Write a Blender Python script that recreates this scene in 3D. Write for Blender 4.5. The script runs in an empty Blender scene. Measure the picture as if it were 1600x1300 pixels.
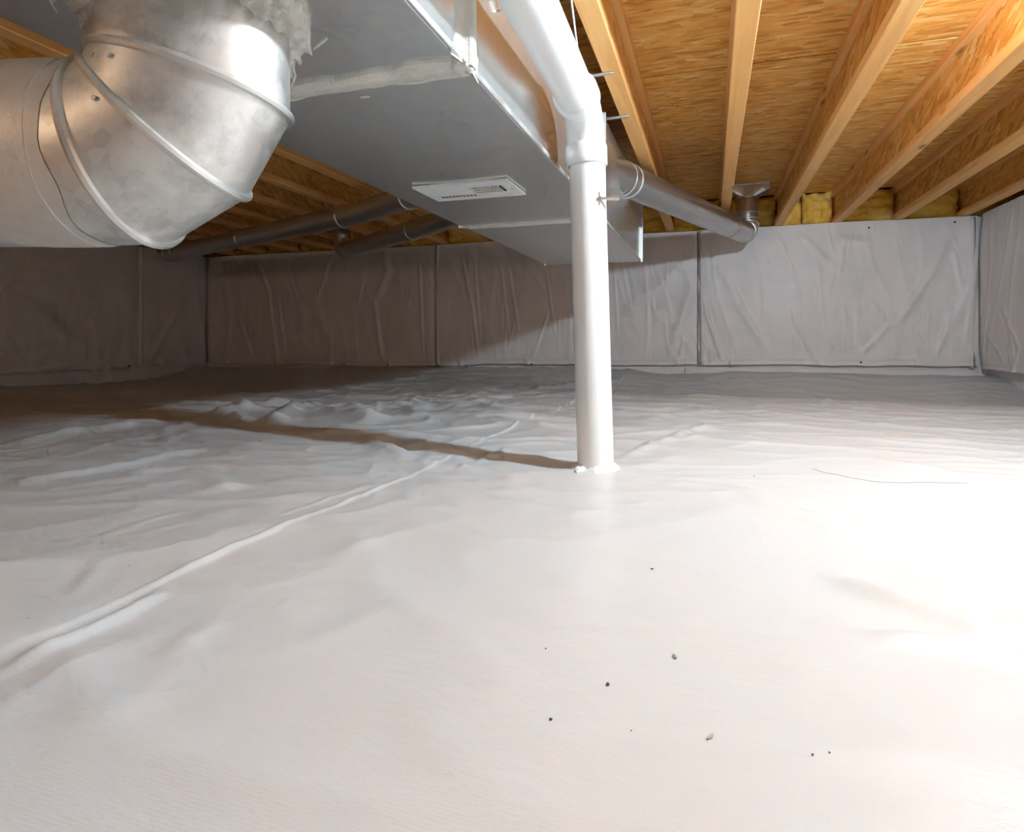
import bpy, bmesh, math, random
import numpy as np
from mathutils import Vector, Matrix

random.seed(7)
SC = bpy.context.scene
COL = SC.collection

# ------------------------------------------------------------------ camera
CAM_H = 0.32                       # camera height above the liner
F_PX = 950.0                       # focal length in pixels of the 1600 wide frame
HORIZON = 530.0
PSI = math.atan(310.0 / F_PX)      # camera looks this far to the left of the joist direction (+Y)
cam_d = bpy.data.cameras.new('camera')
cam = bpy.data.objects.new('camera', cam_d)
COL.objects.link(cam)
cam.location = (0, 0, CAM_H)
cam.rotation_euler = (math.pi / 2, 0, PSI)
cam_d.sensor_width = 36.0
cam_d.lens = F_PX / 1600.0 * 36.0
cam_d.shift_y = -(650.0 - HORIZON) / 1600.0
cam_d.clip_start = 0.02
SC.camera = cam

# ------------------------------------------------------------------ world, lamps, exposure
world = bpy.data.worlds.new('world')
SC.world = world
world.use_nodes = True
world.node_tree.nodes['Background'].inputs[0].default_value = (0, 0, 0, 1)
world.node_tree.nodes['Background'].inputs[1].default_value = 0.0
LAMP_MAIN = (0.70, 1.26, 1.155)     # bare bulb hanging between two joists, just outside the frame
LAMP_MAIN_POWER = 1950.0
LAMP_FILL = (-0.10, -0.40, 1.14)   # added fill bulb, unseen behind the camera, evens out the near floor
LAMP_FILL_POWER = 60.0
LAMP_SIDE = (-2.00, -1.30, 1.12)    # third, warmer bulb behind the photographer, beyond the trunk duct
LAMP_SIDE_POWER = 420.0
SC.view_settings.view_transform = 'Standard'
SC.view_settings.look = 'None'
SC.view_settings.gamma = 1.0
SC.view_settings.use_curve_mapping = False
SC.view_settings.exposure = 0.51
SC.cycles.max_bounces = 7
SC.cycles.diffuse_bounces = 4
SC.cycles.glossy_bounces = 3
SC.cycles.sample_clamp_indirect = 6.0
SC.cycles.use_denoising = True
SC.cycles.adaptive_threshold = 0.09
SC.cycles.adaptive_min_samples = 12

# ------------------------------------------------------------------ dimensions of the place
WALL_Y = 5.0        # front face of the blanket on the back wall
LEFT_X = -4.95
RIGHT_X = 1.77
FRONT_Y = -3.0
JOIST_Z = 1.18      # underside of the joists
SUB_Z = 1.42        # underside of the subfloor
JOIST_X0, JOIST_DX = -0.302, 0.3965
TR_Z, TR_R, TR_L = 0.769, -0.382, -0.945    # trunk duct: underside, right and left side
TR_TOP = 1.165
TR_END = 3.56

cosP, sinP = math.cos(PSI), math.sin(PSI)


def ray(px, py):
    u = (px - 800.0) / F_PX
    return Vector((-sinP + u * cosP, cosP + u * sinP, (HORIZON - py) / F_PX))


def on_floor(px, py, z=0.0):
    d = ray(px, py)
    k = (z - CAM_H) / d.z
    return (d.x * k, d.y * k)


def on_z(px, py, z):
    d = ray(px, py)
    k = (z - CAM_H) / d.z
    return Vector((d.x * k, d.y * k, z))


def on_y(px, py, Y=WALL_Y):
    d = ray(px, py)
    k = Y / d.y
    return (d.x * k, CAM_H + d.z * k)


def on_x(px, py, X):
    d = ray(px, py)
    k = X / d.x
    return (d.y * k, CAM_H + d.z * k)


# ------------------------------------------------------------------ helpers: objects
def mesh_obj(name, verts, faces, mat=None, parent=None, smooth=False, angle=None):
    me = bpy.data.meshes.new(name)
    me.from_pydata([tuple(v) for v in verts], [], faces)
    me.update()
    o = bpy.data.objects.new(name, me)
    COL.objects.link(o)
    if mat:
        me.materials.append(mat)
    if smooth:
        me.polygons.foreach_set('use_smooth', [True] * len(me.polygons))
        if angle:
            me.set_sharp_from_angle(angle=math.radians(angle))
    if parent:
        o.parent = parent
    return o


def empty(name, loc=(0, 0, 0)):
    o = bpy.data.objects.new(name, None)
    COL.objects.link(o)
    o.location = loc
    o.empty_display_size = 0.05
    return o


def tag(o, label=None, cat=None, group=None, kind=None):
    if label:
        o['label'] = label
    if cat:
        o['category'] = cat
    if group:
        o['group'] = group
    if kind:
        o['kind'] = kind
    return o


class MB:
    """collects shapes for one mesh"""

    def __init__(self):
        self.v, self.f = [], []

    def add(self, v, f):
        n = len(self.v)
        self.v += [Vector(p) for p in v]
        self.f += [tuple(i + n for i in q) for q in f]
        return self

    def box(self, x0, x1, y0, y1, z0, z1):
        v = [(x0, y0, z0), (x1, y0, z0), (x1, y1, z0), (x0, y1, z0), (x0, y0, z1), (x1, y0, z1), (x1, y1, z1), (x0, y1, z1)]
        f = [(0, 3, 2, 1), (4, 5, 6, 7), (0, 1, 5, 4), (1, 2, 6, 5), (2, 3, 7, 6), (3, 0, 4, 7)]
        return self.add(v, f)

    def bevel_box(self, x0, x1, y0, y1, z0, z1, b, axis='y'):
        """box whose long edges along an axis are chamfered"""
        prof = lambda a0, a1, c0, c1: [(a0 + b, c0), (a1 - b, c0), (a1, c0 + b), (a1, c1 - b), (a1 - b, c1), (a0 + b, c1), (a0, c1 - b), (a0, c0 + b)]
        if axis == 'y':
            p = prof(x0, x1, z0, z1)
            A = [(a, y0, c) for a, c in p]
            B = [(a, y1, c) for a, c in p]
        elif axis == 'x':
            p = prof(y0, y1, z0, z1)
            A = [(x0, a, c) for a, c in p]
            B = [(x1, a, c) for a, c in p]
        else:
            p = prof(x0, x1, y0, y1)
            A = [(a, c, z0) for a, c in p]
            B = [(a, c, z1) for a, c in p]
        f = [tuple(range(8)), tuple(range(15, 7, -1))]
        for i in range(8):
            j = (i + 1) % 8
            f.append((i, i + 8, j + 8, j))
        return self.add(A + B, f)

    def sweep(self, pts, rad, seg=24, caps=True, up=None):
        pts = [Vector(p) for p in pts]
        if not hasattr(rad, '__len__'):
            rad = [rad] * len(pts)
        n = len(pts)
        tang = []
        for i in range(n):
            a = pts[max(i - 1, 0)]
            b = pts[min(i + 1, n - 1)]
            t1 = (pts[i] - a)
            t2 = (b - pts[i])
            t = (t1.normalized() if t1.length > 1e-9 else Vector()) + (t2.normalized() if t2.length > 1e-9 else Vector())
            if t.length < 1e-9:
                t = b - a
            tang.append(t.normalized())
        nrm = Vector(up) if up else (Vector((0, 0, 1)) if abs(tang[0].z) < 0.9 else Vector((1, 0, 0)))
        V, F = [], []
        for i in range(n):
            t = tang[i]
            nrm = (nrm - t * nrm.dot(t)).normalized()
            bi = t.cross(nrm)
            for k in range(seg):
                a = 2 * math.pi * k / seg
                V.append(pts[i] + nrm * (rad[i] * math.cos(a)) + bi * (rad[i] * math.sin(a)))
        for i in range(n - 1):
            for k in range(seg):
                k2 = (k + 1) % seg
                F.append((i * seg + k, i * seg + k2, (i + 1) * seg + k2, (i + 1) * seg + k))
        if caps:
            F.append(tuple(range(seg - 1, -1, -1)))
            F.append(tuple((n - 1) * seg + k for k in range(seg)))
        return self.add(V, F)

    def ring(self, pts, r, seg=8):
        """closed bead through a loop of points"""
        pts = [Vector(p) for p in pts]
        c = sum(pts, Vector()) / len(pts)
        n = len(pts)
        V, F = [], []
        for i in range(n):
            t = (pts[(i + 1) % n] - pts[i - 1]).normalized()
            o = (pts[i] - c)
            o = (o - t * o.dot(t)).normalized()
            b = t.cross(o)
            for k in range(seg):
                a = 2 * math.pi * k / seg
                V.append(pts[i] + o * (r * math.cos(a)) + b * (r * math.sin(a)))
        for i in range(n):
            for k in range(seg):
                k2 = (k + 1) % seg
                i2 = (i + 1) % n
                F.append((i * seg + k, i2 * seg + k, i2 * seg + k2, i * seg + k2))
        return self.add(V, F)

    def build(self, name, mat, parent=None, smooth=False, angle=35):
        return mesh_obj(name, self.v, self.f, mat, parent, smooth, angle if smooth else None)


def circle(c, axis, r, seg=32):
    axis = Vector(axis).normalized()
    a = axis.orthogonal().normalized()
    b = axis.cross(a)
    return [Vector(c) + a * (r * math.cos(2 * math.pi * k / seg)) + b * (r * math.sin(2 * math.pi * k / seg)) for k in range(seg)]


# ------------------------------------------------------------------ helpers: noise
_rng = np.random.RandomState(11)
_PERM = _rng.permutation(512)
_PERM = np.concatenate([_PERM, _PERM, _PERM])
_G = _rng.rand(512) * 2 * np.pi
_GX, _GY = np.cos(_G), np.sin(_G)


def perlin(x, y, seed=0):
    x = np.asarray(x, float) + seed * 17.31
    y = np.asarray(y, float) + seed * 9.77
    xi = np.floor(x).astype(int)
    yi = np.floor(y).astype(int)
    xf, yf = x - xi, y - yi

    def g(ix, iy, dx, dy):
        h = _PERM[(_PERM[ix & 511] + (iy & 511)) & 511]
        return _GX[h] * dx + _GY[h] * dy
    u = xf * xf * xf * (xf * (xf * 6 - 15) + 10)
    v = yf * yf * yf * (yf * (yf * 6 - 15) + 10)
    a = g(xi, yi, xf, yf)
    b = g(xi + 1, yi, xf - 1, yf)
    c = g(xi, yi + 1, xf, yf - 1)
    d = g(xi + 1, yi + 1, xf - 1, yf - 1)
    return (a + u * (b - a)) * (1 - v) + (c + u * (d - c)) * v


def smooth01(x):
    x = np.clip(x, 0, 1)
    return x * x * (3 - 2 * x)


def crease(X, Y, pts, amp, w, back=0.45):
    """a sharp fold along a polyline: ridge with a shallow hollow beside it, fading at both ends"""
    out = np.zeros_like(X)
    segs = list(zip(pts[:-1], pts[1:]))
    lens = [math.hypot(b[0] - a[0], b[1] - a[1]) for a, b in segs]
    tot = sum(lens)
    best = np.full(X.shape, 1e9)
    sval = np.zeros_like(X)
    side = np.zeros_like(X)
    acc = 0
    for (a, b), L in zip(segs, lens):
        dx, dy = (b[0] - a[0]) / L, (b[1] - a[1]) / L
        t = np.clip((X - a[0]) * dx + (Y - a[1]) * dy, 0, L)
        px, py = a[0] + dx * t, a[1] + dy * t
        d = np.hypot(X - px, Y - py)
        m = d < best
        best = np.where(m, d, best)
        sval = np.where(m, (acc + t) / tot, sval)
        side = np.where(m, (X - a[0]) * (-dy) + (Y - a[1]) * dx, side)
        acc += L
    fade = np.clip(np.minimum(sval, 1 - sval) * 5, 0, 1) ** 0.7
    out = np.exp(-(best / w) ** 2) - back * np.exp(-((side - 2.2 * w) / (2.0 * w)) ** 2) * np.exp(-(best / (4 * w)) ** 2)
    return amp * fade * out


# ------------------------------------------------------------------ helpers: materials
def new_mat(name):
    m = bpy.data.materials.new(name)
    m.use_nodes = True
    nt = m.node_tree
    b = nt.nodes['Principled BSDF']
    return m, nt, b


class NT:
    def __init__(self, nt):
        self.nt = nt

    def n(self, typ, **kw):
        nd = self.nt.nodes.new(typ)
        for k, v in kw.items():
            if k.startswith('i_'):
                nd.inputs[k[2:]].default_value = v
            else:
                setattr(nd, k, v)
        return nd

    def l(self, a, b):
        self.nt.links.new(a, b)

    def ramp(self, src, stops, interp='LINEAR'):
        r = self.nt.nodes.new('ShaderNodeValToRGB')
        r.color_ramp.interpolation = interp
        els = r.color_ramp.elements
        while len(els) < len(stops):
            els.new(0.5)
        for e, (p, c) in zip(els, stops):
            e.position = p
            e.color = (c[0], c[1], c[2], 1)
        self.l(src, r.inputs[0])
        return r.outputs[0]

    def mix(self, fac, a, b, typ='MIX'):
        m = self.nt.nodes.new('ShaderNodeMix')
        m.data_type = 'RGBA'
        m.blend_type = typ
        if isinstance(fac, (int, float)):
            m.inputs[0].default_value = fac
        else:
            self.l(fac, m.inputs[0])
        for s, k in ((a, 6), (b, 7)):
            if isinstance(s, tuple):
                m.inputs[k].default_value = (s[0], s[1], s[2], 1)
            else:
                self.l(s, m.inputs[k])
        return m.outputs[2]

    def coords(self, scale=(1, 1, 1), rot=(0, 0, 0), rnd=False):
        tc = self.nt.nodes.new('ShaderNodeTexCoord')
        src = tc.outputs['Object']
        if rnd:
            oi = self.nt.nodes.new('ShaderNodeObjectInfo')
            ml = self.nt.nodes.new('ShaderNodeVectorMath')
            ml.operation = 'MULTIPLY_ADD'
            cb = self.nt.nodes.new('ShaderNodeCombineXYZ')
            for k in range(3):
                self.l(oi.outputs['Random'], cb.inputs[k])
            self.l(cb.outputs[0], ml.inputs[0])
            ml.inputs[1].default_value = (13.0, 29.0, 7.0)
            self.l(src, ml.inputs[2])
            src = ml.outputs[0]
        mp = self.nt.nodes.new('ShaderNodeMapping')
        mp.inputs['Scale'].default_value = scale
        mp.inputs['Rotation'].default_value = rot
        self.l(src, mp.inputs['Vector'])
        return mp.outputs[0]

    def noise(self, vec, scale, detail=4, rough=0.55, dist=0.0):
        nd = self.n('ShaderNodeTexNoise')
        nd.inputs['Scale'].default_value = scale
        nd.inputs['Detail'].default_value = detail
        nd.inputs['Roughness'].default_value = rough
        nd.inputs['Distortion'].default_value = dist
        self.l(vec, nd.inputs['Vector'])
        return nd.outputs['Fac']

    def bump(self, h, strength, dist, normal=None):
        b = self.n('ShaderNodeBump')
        b.inputs['Strength'].default_value = strength
        b.inputs['Distance'].default_value = dist
        self.l(h, b.inputs['Height'])
        if normal:
            self.l(normal, b.inputs['Normal'])
        return b.outputs[0]


def mat_liner():
    m, nt, b = new_mat('white_liner')
    N = NT(nt)
    c = N.coords()
    big = N.noise(c, 1.6, 3, 0.5)
    col = N.ramp(big, [(0.35, (0.605, 0.59, 0.583)), (0.5, (0.60, 0.60, 0.60)), (0.66, (0.578, 0.60, 0.617))])
    sm = N.noise(c, 60, 2, 0.6)
    col = N.mix(N.ramp(sm, [(0.62, (0, 0, 0)), (0.80, (0.35, 0.35, 0.35))]), col, (0.62, 0.59, 0.55))
    N.l(col, b.inputs['Base Color'])
    b.inputs['Roughness'].default_value = 0.36
    b.inputs['Specular IOR Level'].default_value = 0.45
    # woven scrim
    w1 = N.n('ShaderNodeTexWave', wave_type='BANDS', bands_direction='X')
    w1.inputs['Scale'].default_value = 95
    w2 = N.n('ShaderNodeTexWave', wave_type='BANDS', bands_direction='Y')
    w2.inputs['Scale'].default_value = 95
    N.l(c, w1.inputs[0])
    N.l(c, w2.inputs[0])
    mx = N.n('ShaderNodeMath', operation='ADD')
    N.l(w1.outputs['Fac'], mx.inputs[0])
    N.l(w2.outputs['Fac'], mx.inputs[1])
    bp = N.bump(mx.outputs[0], 0.05, 0.0006)
    bp = N.bump(N.noise(N.coords((1.0, 1.7, 1.0), (0, 0, 0.5)), 8, 5, 0.62), 0.30, 0.007, bp)
    N.l(bp, b.inputs['Normal'])
    return m


def mat_blanket():
    m, nt, b = new_mat('grey_vinyl_blanket')
    N = NT(nt)
    c = N.coords()
    col = N.ramp(N.noise(c, 3.0, 4, 0.6), [(0.3, (0.735, 0.665, 0.645)), (0.7, (0.80, 0.73, 0.705))])
    N.l(col, b.inputs['Base Color'])
    b.inputs['Roughness'].default_value = 0.42
    b.inputs['Specular IOR Level'].default_value = 0.4
    bp = N.bump(N.noise(N.coords((3, 3, 1)), 9, 5, 0.6), 0.25, 0.008)
    bp = N.bump(N.noise(c, 120, 2, 0.6), 0.12, 0.001, bp)
    N.l(bp, b.inputs['Normal'])
    return m


def mat_osb(name, scale, rot=(0, 0, 0), dark=1.0):
    m, nt, b = new_mat(name)
    N = NT(nt)
    c0 = N.coords((1, 1, 1), rot, True)
    wob = N.n('ShaderNodeTexNoise')
    wob.inputs['Scale'].default_value = 6.0
    wob.inputs['Detail'].default_value = 3
    N.l(c0, wob.inputs['Vector'])
    va = N.n('ShaderNodeVectorMath', operation='MULTIPLY_ADD')
    N.l(wob.outputs['Color'], va.inputs[0])
    va.inputs[1].default_value = (0.026, 0.026, 0.026)
    N.l(c0, va.inputs[2])

    def strands(sc, r):
        mp = N.n('ShaderNodeMapping')
        mp.inputs['Scale'].default_value = sc
        mp.inputs['Rotation'].default_value = r
        N.l(va.outputs[0], mp.inputs['Vector'])
        v = N.n('ShaderNodeTexVoronoi', feature='F1')
        v.inputs['Scale'].default_value = 1.0
        N.l(mp.outputs[0], v.inputs['Vector'])
        sp = N.n('ShaderNodeSeparateColor')
        N.l(v.outputs['Color'], sp.inputs[0])
        return sp.outputs[0], sp.outputs[1], v.outputs['Distance']
    a1, a2, d1 = strands(scale, (0, 0, 0.12))
    b1, b2, d2 = strands(tuple(s * 1.35 for s in scale), (0.0, 0.0, -0.25))
    pal = [(0.0, (0.64, 0.275, 0.050)), (0.25, (0.80, 0.385, 0.080)), (0.55, (0.89, 0.460, 0.110)), (0.85, (0.92, 0.520, 0.150)), (1.0, (0.94, 0.65, 0.29))]
    pal = [(p, tuple(x * dark for x in cc)) for p, cc in pal]
    colA = N.ramp(a1, pal)
    colB = N.ramp(b1, pal)
    sel = N.ramp(b2, [(0.48, (0, 0, 0)), (0.52, (1, 1, 1))])
    col = N.mix(sel, colA, colB)
    fine = N.noise(N.coords((scale[0] * 1.2, scale[1] * 5.5, scale[2] * 5.5), rot, True), 1.0, 3, 0.65)
    col = N.mix(0.75, col, N.ramp(fine, [(0.26, (0.55, 0.50, 0.45)), (0.42, (0.98, 0.97, 0.96)), (0.75, (1.12, 1.1, 1.06))]), 'MULTIPLY')
    N.l(col, b.inputs['Base Color'])
    b.inputs['Roughness'].default_value = 0.62
    b.inputs['Specular IOR Level'].default_value = 0.3
    bp = N.bump(a2, 0.35, 0.003)
    bp = N.bump(fine, 0.35, 0.0025, bp)
    N.l(bp, b.inputs['Normal'])
    return m


def mat_lumber():
    m, nt, b = new_mat('pine_flange')
    N = NT(nt)
    c = N.coords((26, 1.1, 26), (0, 0, 0), True)
    g = N.noise(c, 1.0, 5, 0.6, 0.8)
    col = N.ramp(g, [(0.25, (0.80, 0.37, 0.105)), (0.5, (0.90, 0.475, 0.165)), (0.75, (0.93, 0.56, 0.23))])
    kn = N.n('ShaderNodeTexVoronoi')
    kn.inputs['Scale'].default_value = 1.0
    N.l(N.coords((9, 2.2, 9), (0, 0, 0), True), kn.inputs['Vector'])
    col = N.mix(N.ramp(kn.outputs['Distance'], [(0.04, (0.8, 0.8, 0.8)), (0.13, (0, 0, 0))]), col, (0.24, 0.11, 0.035))
    N.l(col, b.inputs['Base Color'])
    b.inputs['Roughness'].default_value = 0.6
    b.inputs['Specular IOR Level'].default_value = 0.3
    N.l(N.bump(g, 0.2, 0.002), b.inputs['Normal'])
    return m


def mat_galv(name, rough=0.30, base=(0.60, 0.62, 0.635), spang=0.10, wear=0.25, rvar=0.06, bmp=0.03):
    m, nt, b = new_mat(name)
    N = NT(nt)
    c = N.coords((1, 1, 1), (0, 0, 0), False)
    v = N.n('ShaderNodeTexVoronoi')
    v.inputs['Scale'].default_value = 55
    N.l(c, v.inputs['Vector'])
    sp = N.n('ShaderNodeSeparateColor')
    N.l(v.outputs['Color'], sp.inputs[0])
    lo = tuple(x * (1 - spang) for x in base)
    hi = tuple(min(1, x * (1 + spang)) for x in base)
    col = N.ramp(sp.outputs[0], [(0, lo), (1, hi)])
    dirt = N.noise(c, 9, 7, 0.7)
    col = N.mix(N.ramp(dirt, [(0.47, (0, 0, 0)), (0.62, (wear,) * 3)]), col, (0.80, 0.79, 0.76))
    N.l(col, b.inputs['Base Color'])
    b.inputs['Metallic'].default_value = 0.92
    if wear > 0.2:                                     # dull white oxide is less metallic
        N.l(N.ramp(dirt, [(0.47, (0.95,) * 3), (0.60, (0.55,) * 3)]), b.inputs['Metallic'])
    r2 = N.noise(c, 11, 5, 0.6)
    N.l(N.ramp(r2, [(0.3, (rough * (1 - rvar),) * 3), (0.7, (rough * (1 + rvar),) * 3)]), b.inputs['Roughness'])
    N.l(N.bump(N.noise(c, 4, 1, 0.5), bmp, 0.01), b.inputs['Normal'])
    return m


def mat_plain(name, col, rough=0.5, metal=0.0, spec=0.5, bump=None, var=0.0):
    m, nt, b = new_mat(name)
    N = NT(nt)
    b.inputs['Base Color'].default_value = (col[0], col[1], col[2], 1)
    b.inputs['Roughness'].default_value = rough
    b.inputs['Metallic'].default_value = metal
    b.inputs['Specular IOR Level'].default_value = spec
    c = N.coords()
    if var:
        f = N.noise(c, 14, 5, 0.65)
        N.l(N.ramp(f, [(0.3, tuple(x * (1 - var) for x in col)), (0.7, tuple(min(1, x * (1 + var)) for x in col))]), b.inputs['Base Color'])
    if bump:
        N.l(N.bump(N.noise(c, bump[0], 5, 0.65), bump[1], bump[2]), b.inputs['Normal'])
    return m


def mat_emit(name, col, strength):
    m, nt, b = new_mat(name)
    b.inputs['Base Color'].default_value = (0.9, 0.9, 0.88, 1)
    b.inputs['Emission Color'].default_value = (col[0], col[1], col[2], 1)
    b.inputs['Emission Strength'].default_value = strength
    return m


def mat_fiberglass():
    m, nt, b = new_mat('yellow_fibreglass')
    N = NT(nt)
    c = N.coords((1, 1, 1), (0, 0, 0), True)
    f = N.noise(c, 9, 6, 0.65, 0.6)
    N.l(N.ramp(f, [(0.3, (0.86, 0.46, 0.06)), (0.5, (0.96, 0.60, 0.12)), (0.72, (0.97, 0.74, 0.28))]), b.inputs['Base Color'])
    b.inputs['Roughness'].default_value = 0.95
    b.inputs['Specular IOR Level'].default_value = 0.1
    N.l(N.bump(N.noise(c, 60, 5, 0.7), 0.6, 0.006), b.inputs['Normal'])
    return m


M = dict(
    liner=mat_liner(),
    blanket=mat_blanket(),
    osb=mat_osb('osb_subfloor', (11.0, 46.0, 46.0)),
    web=mat_osb('osb_web', (60.0, 12.0, 52.0), (0.35, 0, 0), 0.92),
    lumber=mat_lumber(),
    galv=mat_galv('galvanised_trunk', 0.24, (0.84, 0.855, 0.85), 0.03, 0.03),
    galv_round=mat_galv('galvanised_round_duct', 0.42, (0.62, 0.62, 0.60), 0.10, 0.80, 0.15, 0.06),
    galv_small=mat_galv('galvanised_branch_pipe', 0.30, (0.60, 0.60, 0.60), 0.04, 0.05),
    bead=mat_galv('galvanised_bead', 0.34, (0.70, 0.70, 0.68), 0.05, 0.3),
    steel=mat_plain('zinc_steel', (0.62, 0.62, 0.62), 0.3, 1.0),
    pvc=mat_plain('white_pvc', (0.83, 0.825, 0.81), 0.27, 0.0, 0.5, None, 0.015),
    pvc_socket=mat_plain('white_pvc_fitting', (0.845, 0.845, 0.84), 0.22, 0.0, 0.5),
    sealant=mat_plain('grey_mastic', (0.68, 0.655, 0.60), 0.75, 0.0, 0.3, (110, 0.7, 0.006), 0.12),
    foam=mat_plain('white_sealant', (0.80, 0.79, 0.74), 0.6, 0.0, 0.3, (90, 0.6, 0.004), 0.05),
    fibre=mat_fiberglass(),
    register=mat_plain('white_enamel', (0.80, 0.80, 0.79), 0.4),
    beige=mat_plain('beige_damper', (0.34, 0.30, 0.25), 0.5),
    louvre=mat_plain('cream_louvre', (0.66, 0.60, 0.52), 0.5),
    black=mat_plain('black_plastic', (0.02, 0.02, 0.02), 0.5),
    concrete=mat_plain('concrete', (0.38, 0.36, 0.34), 0.9, 0, 0.2, (20, 0.4, 0.01), 0.15),
    wire=mat_plain('white_cable', (0.78, 0.77, 0.74), 0.45),
    rim=mat_osb('osb_rim_board', (10.0, 10.0, 60.0), (0, 0, 0), 0.75),
    crumb_dark=mat_plain('dark_soil', (0.09, 0.07, 0.05), 0.9, 0, 0.2, (200, 0.5, 0.002), 0.3),
    crumb_pale=mat_plain('pale_crumb', (0.42, 0.45, 0.38), 0.85, 0, 0.2, (200, 0.5, 0.002), 0.25),
    porcelain=mat_plain('porcelain', (0.8, 0.79, 0.76), 0.2),
)

# ================================================================== SETTING
# ------------------------------------------------------------------ floor liner


def floor_height(X, Y):
    z = np.zeros_like(X)
    z += np.clip(X + 0.6, -5, 0) * 0.016 * smooth01((Y - 1.5) / 2.5)                   # ground falls a little to the far left
    far = smooth01((Y - 3.45 - 0.10 * perlin(X * 1.3, X * 0 + 3.3)) / 0.28) * smooth01((X + 1.2) / 1.0)
    z += -0.045 * far + (0.075 + 0.035 * smooth01((X + 0.2) / 0.5)) * smooth01((Y - 4.2) / 0.75)                              # shoulder, then up the footing
    z += 0.012 * perlin(X * 0.8, Y * 0.8, 1) + 0.005 * perlin(X * 2.3, Y * 2.3, 2)
    # rumpled sheet: long soft folds, strongest far off and on the left
    k = 0.25 + 0.75 * smooth01((Y - 1.2) / 1.2)
    k *= 0.35 + 0.65 * smooth01((0.5 - X) / 1.2)
    wx = X + 0.25 * perlin(X * 1.2, Y * 1.2, 5)
    wy = Y + 0.25 * perlin(X * 1.2, Y * 1.2, 6)
    r1 = 1 - np.abs(perlin(wx * 1.5, wy * 3.6, 7)) * 2.4
    r2 = 1 - np.abs(perlin(wx * 2.8, wy * 6.0, 8)) * 2.6
    z += k * (0.019 * np.clip(r1, 0, 1) ** 4 + 0.012 * np.clip(r2, 0, 1) ** 4)
    z += 0.004 * np.clip(1 - np.abs(perlin(wx * 4.5, wy * 3.0, 9)) * 3.0, 0, 1) ** 2 * smooth01((-0.25 - X) / 0.4)
    # fine crinkles of the stiff sheet
    c1 = np.clip(1 - np.abs(perlin(wx * 5.0 + wy * 2.0, wy * 9.0, 14)) * 5.0, 0, 1) ** 2
    c2 = np.clip(1 - np.abs(perlin(wx * 9.0 - wy * 5.0, wy * 7.0, 15)) * 6.0, 0, 1) ** 2
    z += (0.0065 * c1 + 0.0035 * c2) * np.clip(0.35 + 1.8 * perlin(X * 1.1, Y * 1.1, 16), 0.0, 1) * (0.25 + 0.75 * smooth01((Y - 0.9) / 1.0))
    return z


FLOOR_CREASES = [
    # polyline in photograph pixels laid on the ground, height, width
    ([(0, 1058), (90, 1016), (200, 960), (260, 925)], 0.009, 0.012),
    ([(115, 940), (160, 885)], 0.004, 0.008),
    ([(145, 855), (220, 825), (295, 802)], 0.004, 0.007),
    ([(210, 845), (320, 822)], 0.003, 0.007),
    ([(260, 1030), (340, 970)], 0.004, 0.012),
    ([(330, 655), (400, 636), (470, 632)], 0.030, 0.05),
    ([(415, 668), (450, 645), (495, 633)], 0.030, 0.045),
    ([(540, 640), (585, 665)], 0.028, 0.05),
    ([(290, 735), (330, 750), (365, 768)], 0.014, 0.03),
    ([(190, 745), (300, 737)], 0.010, 0.025),
    ([(570, 690), (610, 708), (640, 722)], 0.016, 0.025),
    ([(640, 640), (655, 655)], 0.022, 0.04),
    ([(715, 735), (800, 700)], 0.005, 0.010),
    ([(20, 760), (200, 730), (330, 700)], 0.012, 0.03),
    ([(0, 700), (120, 680), (260, 660)], 0.020, 0.05),
    ([(965, 720), (1040, 690), (1120, 665)], 0.007, 0.016),
    ([(1150, 760), (1215, 795), (1275, 805), (1315, 840)], 0.006, 0.018),
    ([(1300, 900), (1400, 935), (1600, 995)], 0.014, 0.022),
    ([(1350, 995), (1500, 1005), (1600, 1040)], 0.009, 0.020),
    ([(1350, 715), (1500, 745), (1600, 750)], 0.006, 0.03),
    ([(820, 610), (900, 600), (1000, 596)], 0.020, 0.05),
    ([(1000, 612), (1120, 622), (1260, 612), (1420, 634)], 0.014, 0.05),
    ([(1293, 614), (1292, 650)], 0.008, 0.012),
    ([(660, 640), (780, 625), (890, 618)], 0.016, 0.04),
]


def axis(stops):
    out = [stops[0][0]]
    for (a, _), (b, st) in zip(stops[:-1], stops[1:]):
        n = max(1, int(round((b - a) / st)))
        out += [a + (b - a) * i / n for i in range(1, n + 1)]
    return np.array(out)


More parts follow.
